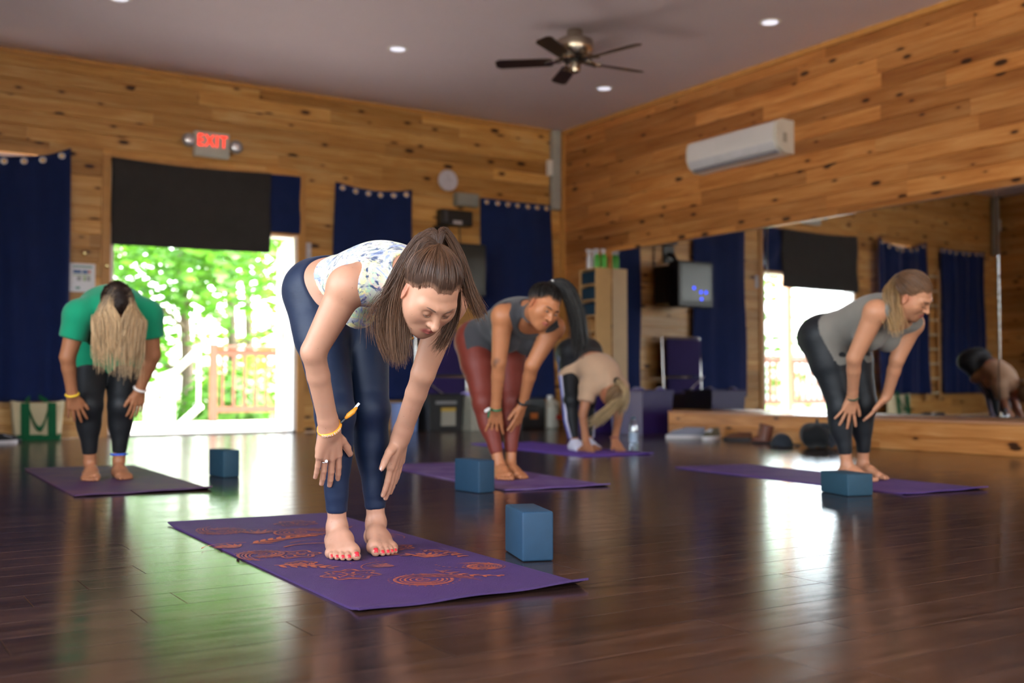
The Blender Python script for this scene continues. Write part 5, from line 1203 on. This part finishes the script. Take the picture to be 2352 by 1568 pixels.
JN['E'] = dict(ankR=(4.995, 6.950, 0.071), ankL=(5.146, 6.970, 0.073), kneR=(4.990, 7.000, 0.402), kneL=(5.175, 7.020, 0.400), hipR=(5.174, 7.270, 0.776), hipL=(5.383, 7.270, 0.779), shR=(5.099, 6.870, 0.499), shL=(5.350, 6.820, 0.505), elR=(4.966, 6.850, 0.279), elL=(5.296, 6.780, 0.259), wrR=(4.964, 6.780, 0.090), wrL=(5.214, 6.720, 0.092), knR=(4.953, 6.720, 0.047), knL=(5.201, 6.660, 0.048), tipR=(4.999, 6.660, 0.015), tipL=(5.205, 6.600, 0.018), head=(5.157, 6.700, 0.449))
def floral_mat():
    t = NT('floral_top_fabric'); co = t.coord('Object'); c = lin('#c2c2b6')
    for i, (hexc, sc_, thr) in enumerate((('#efe9a0', 9, .60), ('#b9d8b4', 11, .62), ('#e8c2b0', 13, .66), ('#8f9cc4', 10, .62), ('#34486e', 13, .63), ('#5a4f86', 23, .69))):
        n = t.noise(t.coord('Object', loc=(i*3.1, i*1.7, i*.9)), sc_*1.3, 4, .6, dist=2.0)
        m = t.ramp(n, [(thr - .09, (0, 0, 0, 1)), (thr, (1, 1, 1, 1))]); c = t.mix(m, c, lin(hexc))
    t.link(c, t.b.inputs['Base Color']) if hasattr(c, 'is_linked') else None
    t.set(Roughness=.7); t.b.inputs['Sheen Weight'].default_value = .2; t.bump(t.noise(co, 30, 3), .15, .003); return t.m
def solid_col(hexa, var=.25):
    b = np.array(lin(hexa)[:3])
    return lambda u, k, g: np.tile(b*(1 + var*(g.random() - .5)*2), (len(u), 1))
# ---- woman in front
pA = person(JN['A'], 'woman in front in navy leggings and floral crop top bending forward with long brown ponytail',
            dict(head=(1.403, 2.63, .79), face=(-.035, -.541, -.84), up=(-.005, -.841, .541), skin='#b98a70', lip='#a5504c', hip=.148, waist=.112, chest=.130, thigh=.086, calf=.051, arm=.050, bust=.05, zf=.0068, vox=.0045, fine=.0021, ptilt=.62, glute=.86, hunch=.038, hand=1.13, ankle=.0285, foot=1.05,
                 handR=dict(thumb_dir=(1, .15, 0), curl=.08, spread=.05, thumb=(.8, .05)), handL=dict(thumb_dir=(-.75, -.6, .1), curl=.07, spread=.02, thumb=(1.2, -.12)), toenail='#e0303a', nail='#e8c8c0'))
M['leg_navy'] = legg_mat('navy_leggings', '#0c1c36')
leggings(pA, M['leg_navy'], .095, .045, tilt=.5)
def tank(p, name, mat, t, hem, hole=.078, neck=.07, nd=.14, ho=.05, col=None, tilt=0):
    G, f = p['G'], p['f']; top = smax(f['torso'] - t, -G.plane(p['hc'] + p['s1']*hem, p['s1'] + (p['dr']*tilt if tilt else p['sp']*.25)), .004)
    for s_, sg in (('R', -1), ('L', 1)):
        S_ = p['J']['sh'+s_]; G.carve(top, [cone(S_ + p['l']*sg*ho - p['s1']*.02 - p['dr']*.07, S_ + p['l']*sg*ho*.9 + p['s1']*.01 + p['dr']*.10, hole*1.05, hole*.96)], .006)
    G.carve(top, [cone(p['nb'] + p['s1']*.045 + p['dr']*.03, p['nb'] - p['dr']*nd + p['s1']*.01, neck*.85, neck*1.05)], .006)
    return garment(p, name, top, mat, 8, col)
tank(pA, 'crop_top', floral_mat(), .006, .125, tilt=.5)
browncol = lambda u, k, g: (np.array(lin('#3f281b')[:3])*(1 - u[:, None]*.6) + np.array(lin('#7a543a')[:3])*u[:, None]*.6) * (.65 + .7*g.random()**1.5)
H_ = head_hair(pA, ((.070, .074), (-.085, -.050)), .008, browncol, tail=(0, -.66, .75), n=3800, r=.0008)
kn = H_((0, -.084, .094)); g_ = lambda *q: [kn] + [V3(*x) for x in q]
gA = [(3, g_((1.396, 2.61, .949), (1.352, 2.63, .897), (1.328, 2.67, .80), (1.326, 2.695, .705), (1.341, 2.70, .60)), .009, .012), (2.6, g_((1.366, 2.60, .916), (1.347, 2.645, .824), (1.345, 2.685, .718), (1.352, 2.69, .612)), .009, .010),
      (1.2, g_((1.376, 2.63, .938), (1.326, 2.67, .848), (1.305, 2.71, .754), (1.304, 2.725, .682), (1.328, 2.72, .612)), .009, .012), (1.9, g_((1.429, 2.60, .955), (1.478, 2.60, .887), (1.513, 2.60, .792), (1.548, 2.60, .727)), .008, .009),
      (1.0, g_((1.450, 2.63, .945), (1.512, 2.68, .853), (1.532, 2.72, .744), (1.512, 2.735, .675), (1.485, 2.735, .637)), .008, .010), (.12, g_((1.36, 2.62, .92), (1.31, 2.68, .80), (1.285, 2.74, .74), (1.29, 2.75, .66)), .008, .02)]
strands('ponytail', gA, 3600, .008, .00075, .0005, browncol, pA['root'], 5, segs=16, tip=.22, wav=.003)
ringband(pA, 'hair_tie', kn, kn - pA['O'], .017, plain('dark_tie', '#1c1310', .7), .006)
brows_lashes(pA, '#5a4032', True, .62)
orange = plain('orange_band', '#f0962a', .5, nscale=60, namt=.35)
W_ = pA['J']['wrR']; ax = W_ - pA['J']['elR']; wc = W_ - nrm(ax)*.006
bA = ringband(pA, 'wristband', wc, ax + V3(.02, 0, .07), .0335, orange, .006)
def letters(p, txt, c, axis, r, h, mat, parent):
    axis = nrm(axis); u = nrm(np.cross(axis, V3(.3, .5, .8))); v = np.cross(axis, u); cd = nrm(V3(0, 0, .54) - c); an = [x for x in np.linspace(0, 6.28, 180)]
    a0 = max(an, key=lambda a: (u*math.cos(a) + v*math.sin(a)) @ cd); rt = V3(.844, -.536, 0); sg = 1 if (-u*math.sin(a0) + v*math.cos(a0)) @ rt > 0 else -1; up = axis if axis[2] > 0 else -axis; mb = MB()
    for k, ch_ in enumerate(txt):
        a = a0 + sg*(k - (len(txt) - 1)/2)*h*1.05/r; n_ = u*math.cos(a) + v*math.sin(a); t_ = np.cross(up, n_); o = mtxt(ch_, 'tmp_letter', mat, h*1.35, .0003, None, (0, 0, 0), (0, 0, 0))
        mb.add([tuple(c + up*.0022 + n_*r + t_*w.co.x + up*w.co.y + n_*w.co.z) for w in o.data.vertices], [tuple(f_.vertices) for f_ in o.data.polygons]); bpy.data.objects.remove(o)
    o = mb.build('band_lettering', mat); o.parent = parent; return tag(o, kind='stuff')
letters(pA, 'COUNSELOR', wc, ax + V3(.02, 0, .07), .0395, .0075, M['white'], bA)
t0 = wc + V3(.027, -.024, .014)
o = MB().tube([t0, t0 + V3(.012, -.004, .012)], .0045, 6).build('band_clasp', M['dark'], None); o.parent = bA
o = MB().tube([t0 + V3(.012, -.004, .012), t0 + V3(.022, -.006, .022), t0 + V3(.036, -.008, .033), t0 + V3(.048, -.008, .046)], [.004, .008, .008, .004], 8).build('band_tail', orange, None, smooth='all'); o.parent = bA
o = MB().tube([t0 + V3(.040, -.006, .040), t0 + V3(.056, -.006, .058)], .0045, 4).build('band_tag', M['white'], None); o.parent = bA
d_ = nrm(pA['J']['knR'] - W_); rp = W_ + d_*.108 + V3(-.014, -.002, 0)
rg_ = ringband(pA, 'ring', rp, d_, .0112, M['chrome'], .0016)
o = MB().lathe([(.001, .012), (.005, .0105), (.0045, .008)], (0, 0, 0), 10, 'y').build('ring_stone', plain('stone', '#f2f2f6', .05), None, loc=tuple(rp + V3(0, -.0245, 0))); o.parent = rg_
nk = [V3(1.352, 2.735, .775), V3(1.366, 2.712, .70), V3(1.385, 2.705, .670), V3(1.42, 2.712, .70), V3(1.455, 2.735, .775)]
o = MB().tube(nk, .0009, 5).build('necklace', plain('gold', '#e0b84a', .2, 1), None); pA['A'](o); nko = o
o = MB().lathe([(.001, -.002), (.006, 0), (.001, .002)], (0, 0, 0), 8, 'y').build('pendant', plain('gold_pendant', '#f0d070', .2, 1), None, loc=(1.385, 2.704, .664)); o.parent = nko
# ---- woman in the green shirt
pB = person(JN['B'], 'woman in a green t-shirt and black leggings bending with long blonde hair hanging down',
            dict(head=(1.272, 5.84, .935), face=(0, -.22, -.975), up=(0, -.975, .22), skin='#a8714f', hip=.175, waist=.15, chest=.165, thigh=.112, calf=.064, ankle=.034, arm=.056, bust=.07, hunch=.055, depth=1.12, vox=.0075, fine=.0035, ptilt=.55, hs=1.0, foot=1.02,
                 handR=dict(thumb_dir=(1, -.2, 0), curl=.12, spread=.14, thumb=(.6, .1)), handL=dict(thumb_dir=(-1, -.2, 0), curl=.2, spread=.08, thumb=(.6, .2)), nail='#6a2a34'))
leggings(pB, legg_mat('black_leggings_green_woman', '#131417'), .16, .05)
G, f = pB['G'], pB['f']; tee = f['torso'] - .016
for s_ in 'RL':
    S_, E_ = pB['J']['sh'+s_], pB['J']['el'+s_]; tee = smin(tee, smax(f['arm'+s_] - .022, G.plane(S_*.42 + E_*.58, E_ - S_), .004), .02)
tee = smax(tee, -G.plane(pB['hc'] + pB['s1']*.07, pB['s1'] + pB['sp']*.2), .006); G.carve(tee, [cone(pB['nb'] + pB['s1']*.05, pB['nb'] + pB['s1']*.05 - pB['dr']*.12, .065, .08)], .006)
def teecol(V):
    cc = np.tile(np.array(lin('#0c8a63')[:3]), (len(V), 1)); w = (np.abs(V[:, 0] - 1.262) < .038 + .012*np.sin(V[:, 2]*180)) & (V[:, 2] > .725) & (V[:, 2] < .765 + .012*np.sin(V[:, 0]*150)) & (V[:, 1] < 6.2); cc[w] = np.array(lin('#d8e2da')[:3]); return cc
garment(pB, 't_shirt', tee, vcol_mat('green_tee', .85, .2, .25, .15, 300), 3, teecol)
def blonde(u, k, g):
    t = np.clip((u - .10 - .12*g.random())/.22, 0, 1)[:, None]; return (np.array(lin('#2b1d17')[:3])*(1-t) + np.array(lin('#c8a67c')[:3])*t) * (.6 + .7*g.random())
HB = head_hair(pB, ((.072, .070), (-.088, -.045)), .010, lambda u, k, g: np.tile(np.array(lin('#2b1d17')[:3]), (len(u), 1)), tail=(0, .1, 1), n=500, seed=6)
gB = []; rb = np.random.default_rng(3)
def szB(x, y): return .030 + .078*math.sqrt(max(.02, 1 - (x/.073)**2 - ((y + .018)/.092)**2)) + .013
for k in range(80):
    sx = -1 if k % 2 else 1; a = rb.uniform(.0, 1.0); y0_ = rb.uniform(-.085, .03); xm = .030 + .028*rb.random()
    ex = 1.272 - sx*(.014 + .115*a); z1 = .655 + rb.uniform(-.09, .07) - .03*(sx < 0); yb = 5.84 - .10 + .055*a
    gB.append((1, [HB((sx*.004, y0_, szB(.004, y0_))), HB((sx*xm, y0_ + .012, szB(xm, y0_ + .012))), V3(1.272 - sx*(.045 + .075*a*.9), yb - .015, .945 - .05*a - .02), V3(ex, yb - .02, .86), V3(ex + sx*.008, yb - .015, .76), V3(ex + sx*.02, yb - .01, z1)], .004, .010))
strands('long_hair', gB, 1300, .010, .0020, .0011, blonde, pB['root'], 8, segs=16, tip=.25, wav=.006)
W_ = pB['J']['wrR']; ringband(pB, 'wristband', W_, W_ - pB['J']['elR'], .032, plain('yellow_band', '#e8c030', .5), .006)
W_ = pB['J']['wrL']; ringband(pB, 'wristband', W_, W_ - pB['J']['elL'], .032, plain('white_band', '#e6e0da', .5), .007)
ringband(pB, 'anklet', pB['J']['ankL'] + V3(0, 0, .04), V3(0, 0, 1), .042, plain('blue_anklet', '#2a62d8', .5), .006)
# ---- woman in red leggings
pC = person(JN['C'], 'woman in rust red leggings and charcoal tank top looking up with a black ponytail',
            dict(head=(3.2, 4.73, .942), face=(-.016, -.846, -.533), up=(.297, -.513, .805), skin='#b0744e', lip='#a85c50', hip=.178, waist=.15, chest=.162, thigh=.100, calf=.058, arm=.056, bust=.075, hunch=.03, depth=1.12, vox=.007, fine=.0028, ptilt=.5, fat=1.12, neck=.056,
                 handR=dict(thumb_dir=(1, -.3, 0), curl=.08, spread=.20, thumb=(.4, .1)), handL=dict(thumb_dir=(-1, -.4, 0), curl=.10, spread=.16, thumb=(.75, .1)), nail='#e4c8ba',
                 tattoo=[((3.06, 4.99, .655), (.03, .03, .02)), ((3.065, 5.0, .625), (.014, .03, .035))]))
leggings(pC, legg_mat('rust_leggings', '#6e2a1e'), .15, .06)
tank(pC, 'tank_top', cloth('charcoal_tank', '#3a393c', .2, 300), .008, .055, .085, .092, .25)
blackcol = lambda u, k, g: np.tile(np.array(lin('#17120f')[:3])*(.6 + 1.0*g.random()), (len(u), 1))
HC = head_hair(pC, ((.072, .070), (-.088, -.055)), .009, blackcol, tail=(-.2, -.66, .72), n=500, r=.0018, seed=12)
kc = HC((-.016, -.082, .092)); 
strands('ponytail', [(1, [kc, V3(3.289, 4.74, 1.069), V3(3.329, 4.70, 1.050), V3(3.375, 4.68, .941), V3(3.400, 4.68, .814), V3(3.408, 4.69, .703)], .014, .028), (1, [kc, V3(3.280, 4.72, 1.055), V3(3.315, 4.69, 1.02), V3(3.355, 4.68, .92), V3(3.380, 4.68, .83), V3(3.392, 4.69, .74)], .014, .024)], 600, .01, .0022, .0013, blackcol, pC['root'], 13, segs=14, tip=.3)
ringband(pC, 'hair_tie', kc*.4 + V3(3.289, 4.74, 1.069)*.6, V3(3.289, 4.74, 1.069) - kc, .018, plain('pale_scrunchie', '#d8d4d0', .7), .009)
brows_lashes(pC, '#1a1310', False, 1.2); eyes_open(pC, '#2a1a12', (-.25, 1, .1))
gband = plain('green_band', '#1f6a44', .5, nscale=60, namt=.3); W_ = pC['J']['wrR']; ringband(pC, 'wristband', W_, W_ - pC['J']['elR'], .029, gband, .006)
o = MB().tube([W_ + V3(-.03, -.01, .0), W_ + V3(-.055, -.02, -.005), W_ + V3(-.06, -.02, -.05)], [.004, .008, .005], 6).build('band_tail', gband, None, smooth='all'); pC['A'](o)
o = MB().tube([W_ + V3(-.055, -.02, 0), W_ + V3(-.085, -.03, -.012)], .009, 5).build('band_tag', M['white'], None); pC['A'](o)
W_ = pC['J']['wrL']; ax = nrm(W_ - pC['J']['elL']); ws_ = ringband(pC, 'watch_strap', W_ - ax*.012, ax, .029, M['dark'], .009)
o = MB().rbox(-.018, .018, -.006, .006, -.02, .02, .005, 2).build('watch_face', M['dark'], None, loc=tuple(W_ - ax*.012 + V3(.008, -.034, 0))); o.parent = ws_
# ---- woman in the grey tank top
JN['D']['toeR'] = (JN['D']['ankR'][0] + .01, JN['D']['ankR'][1] - .18, 0)
pD = person(JN['D'], 'woman in a grey tank top and black leggings bending before the mirror',
            dict(head=(4.763, 3.617, .991), face=(.275, -.712, -.646), up=(-.087, -.687, .721), skin='#ba8463', lip='#b06460', hip=.178, waist=.15, chest=.16, thigh=.102, calf=.058, arm=.055, bust=.07, hunch=.02, depth=1.1, vox=.007, fine=.0028, ptilt=.55, hs=1.0, fat=1.05, neck=.054,
                 handR=dict(thumb_dir=(.9, -.5, 0), curl=.06, spread=.30, thumb=(.8, .1)), handL=dict(thumb_dir=(-.6, -.8, .3), curl=.08, spread=.24, thumb=(.8, .0)), nail='#d8b8a8'))
leggings(pD, legg_mat('black_leggings', '#15181c'), .14, .06)
tank(pD, 'tank_top', cloth('grey_tank', '#77726a', .2, 300, .15), .010, .075, .080, .085, .20)
dcol = lambda u, k, g: (np.array(lin('#5a4230')[:3])*(1-u[:, None]) + np.array(lin('#b08a58')[:3])*u[:, None]) * (.65 + .7*g.random())
HD = head_hair(pD, ((.074, .070), (-.088, -.055)), .009, lambda u, k, g: np.tile(np.array(lin('#6a4c36')[:3])*(.7 + .6*g.random()), (len(u), 1)), tail=(.25, -.93, .25), n=500, r=.0018, seed=22)
kd = HD((.028, -.112, .050))
strands('ponytail', [(2, [kd, V3(4.672, 3.678, 1.05), V3(4.632, 3.672, 1.00), V3(4.636, 3.662, .915), V3(4.642, 3.635, .795)], .012, .018), (1, [kd, V3(4.690, 3.672, 1.035), V3(4.672, 3.655, .945), V3(4.670, 3.635, .82)], .010, .016)], 380, .012, .0022, .0012, dcol, pD['root'], 23, segs=13, tip=.35, wav=.006)
ringband(pD, 'hair_tie', kd, kd - pD['O'], .018, plain('black_tie', '#141214', .7), .007)
brows_lashes(pD, '#5a4030', True, 1.0)
W_ = pD['J']['wrR']; ringband(pD, 'wristband', W_, W_ - pD['J']['elR'], .029, plain('green_black_band', '#20402c', .5, nscale=80, namt=.6), .006)
# ---- woman touching the floor
JN['E'].update(hipR=(5.11, 7.18, .773), hipL=(5.317, 7.18, .776), toeR=(4.97, 6.77, 0), toeL=(5.13, 6.79, 0), elR=(5.01, 6.86, .29), wrR=(4.975, 6.775, .085), shR=(5.075, 6.87, .505), shL=(5.345, 6.83, .505))
pE = person(JN['E'], 'woman in a beige t-shirt folded over with her hands on the floor',
            dict(head=(5.175, 6.70, .44), face=(0, .80, -.60), up=(0, -.60, -.80), skin='#b57d5c', hip=.165, waist=.145, chest=.155, thigh=.092, calf=.054, arm=.048, bust=.05, hunch=.05, vox=.0085, fine=.0045, ptilt=.3, hs=.97,
                 handR=dict(thumb_dir=(1, .1, 0), curl=.1, spread=.12, thumb=(.6, .1)), handL=dict(thumb_dir=(-1, .1, 0), curl=.1, spread=.12, thumb=(.6, .1))))
def stripe(V): return np.tile(np.array(lin('#14161c')[:3]), (len(V), 1))
leggings(pE, legg_mat('black_leggings_stripe', '#14161b'), .20, .03)
G, f = pE['G'], pE['f']; tee = f['torso'] - .022
for s_ in 'RL':
    S_, E_ = pE['J']['sh'+s_], pE['J']['el'+s_]; tee = smin(tee, smax(f['arm'+s_] - .024, G.plane(S_*.45 + E_*.55, E_ - S_), .004), .02)
tee = smax(tee, -G.plane(pE['hc'] + pE['s1']*.165, pE['s1'] - pE['dr']*.25), .006); garment(pE, 't_shirt', tee, cloth('beige_tee', '#c2a184', .2, 300, .12), 3)
wst = plain('white_stripe', '#c8c6e0', .6); bst = plain('blue_stripe', '#4a5ea8', .6)
for s_, sg in (('R', -1), ('L', 1)):
    J_ = pE['J']; pts = [J_['hip'+s_] + V3(sg*.085, .02, .05), J_['hip'+s_]*.5 + J_['kne'+s_]*.5 + V3(sg*.083, .01, 0), J_['kne'+s_] + V3(sg*.058, .01, 0), J_['kne'+s_]*.5 + J_['ank'+s_]*.5 + V3(sg*.056, .015, 0), J_['ank'+s_] + V3(sg*.040, .005, .03)]
    for mt, dy in ((wst, -.012), (bst, .012)):
        o = MB().tube([q + V3(0, dy, 0) for q in pts], .0115, 6).build('side_stripe', mt, None, smooth='all'); pE['A'](o)
    a = J_['ank'+s_]; sk = MB(); ft = foot_prims(a, V3(-.1, -1, 0), V3(sg, 0, 0), 1.0, .006)
    gg = Grid(a - .14, a + V3(.14, .1, .06), .006); fl2 = gg.union(gg.new(), ft[0] + [x for t_ in ft[1] for x in t_], .02) - .006; fl2 = smax(fl2, -gg.plane((0, 0, .0065), (0, 0, 1)), .003); gg.lo[1] -= 0
    V, F = nets(gg, smax(fl2, -gg.plane(a + V3(0, -.115, 0), (0, 1, 0)), .004)); V = relax(V, F, 2); mesh_obj('sock', V, F, cloth('white_sock', '#d8d8ea', .3, 300), pE['root'])
ecol = lambda u, k, g: np.tile(np.array(lin('#8a6c4c')[:3])*(.5 + 1.1*g.random()), (len(u), 1))
HE = head_hair(pE, ((.070, .070), (-.088, -.07)), .012, ecol, tail=(0, -.9, -.2), n=400, r=.0028, seed=31)
strands('hanging_hair', [(1, [V3(5.193, 6.68, .547), V3(5.195, 6.60, .50), V3(5.172, 6.60, .42), V3(5.06, 6.60, .317), V3(4.93, 6.64, .22)], .018, .030), (.6, [V3(5.193, 6.68, .547), V3(5.21, 6.59, .48), V3(5.20, 6.58, .40), V3(5.17, 6.60, .31)], .02, .02)], 300, .012, .003, .0018, lambda u, k, g: np.tile(np.array(lin('#c0a67c')[:3])*(.6 + .7*g.random()), (len(u), 1)), pE['root'], 33, segs=12, tip=.3)
ringband(pE, 'hair_tie', V3(5.193, 6.66, .55), V3(0, -1, .3), .022, plain('black_tie_e', '#121012', .7), .010)
W_ = pE['J']['wrL']; ringband(pE, 'wristband', W_ + V3(0, .01, .02), V3(0, 0, 1), .030, plain('red_green_band', '#8a4a4a', .5, nscale=90, namt=.6), .007)
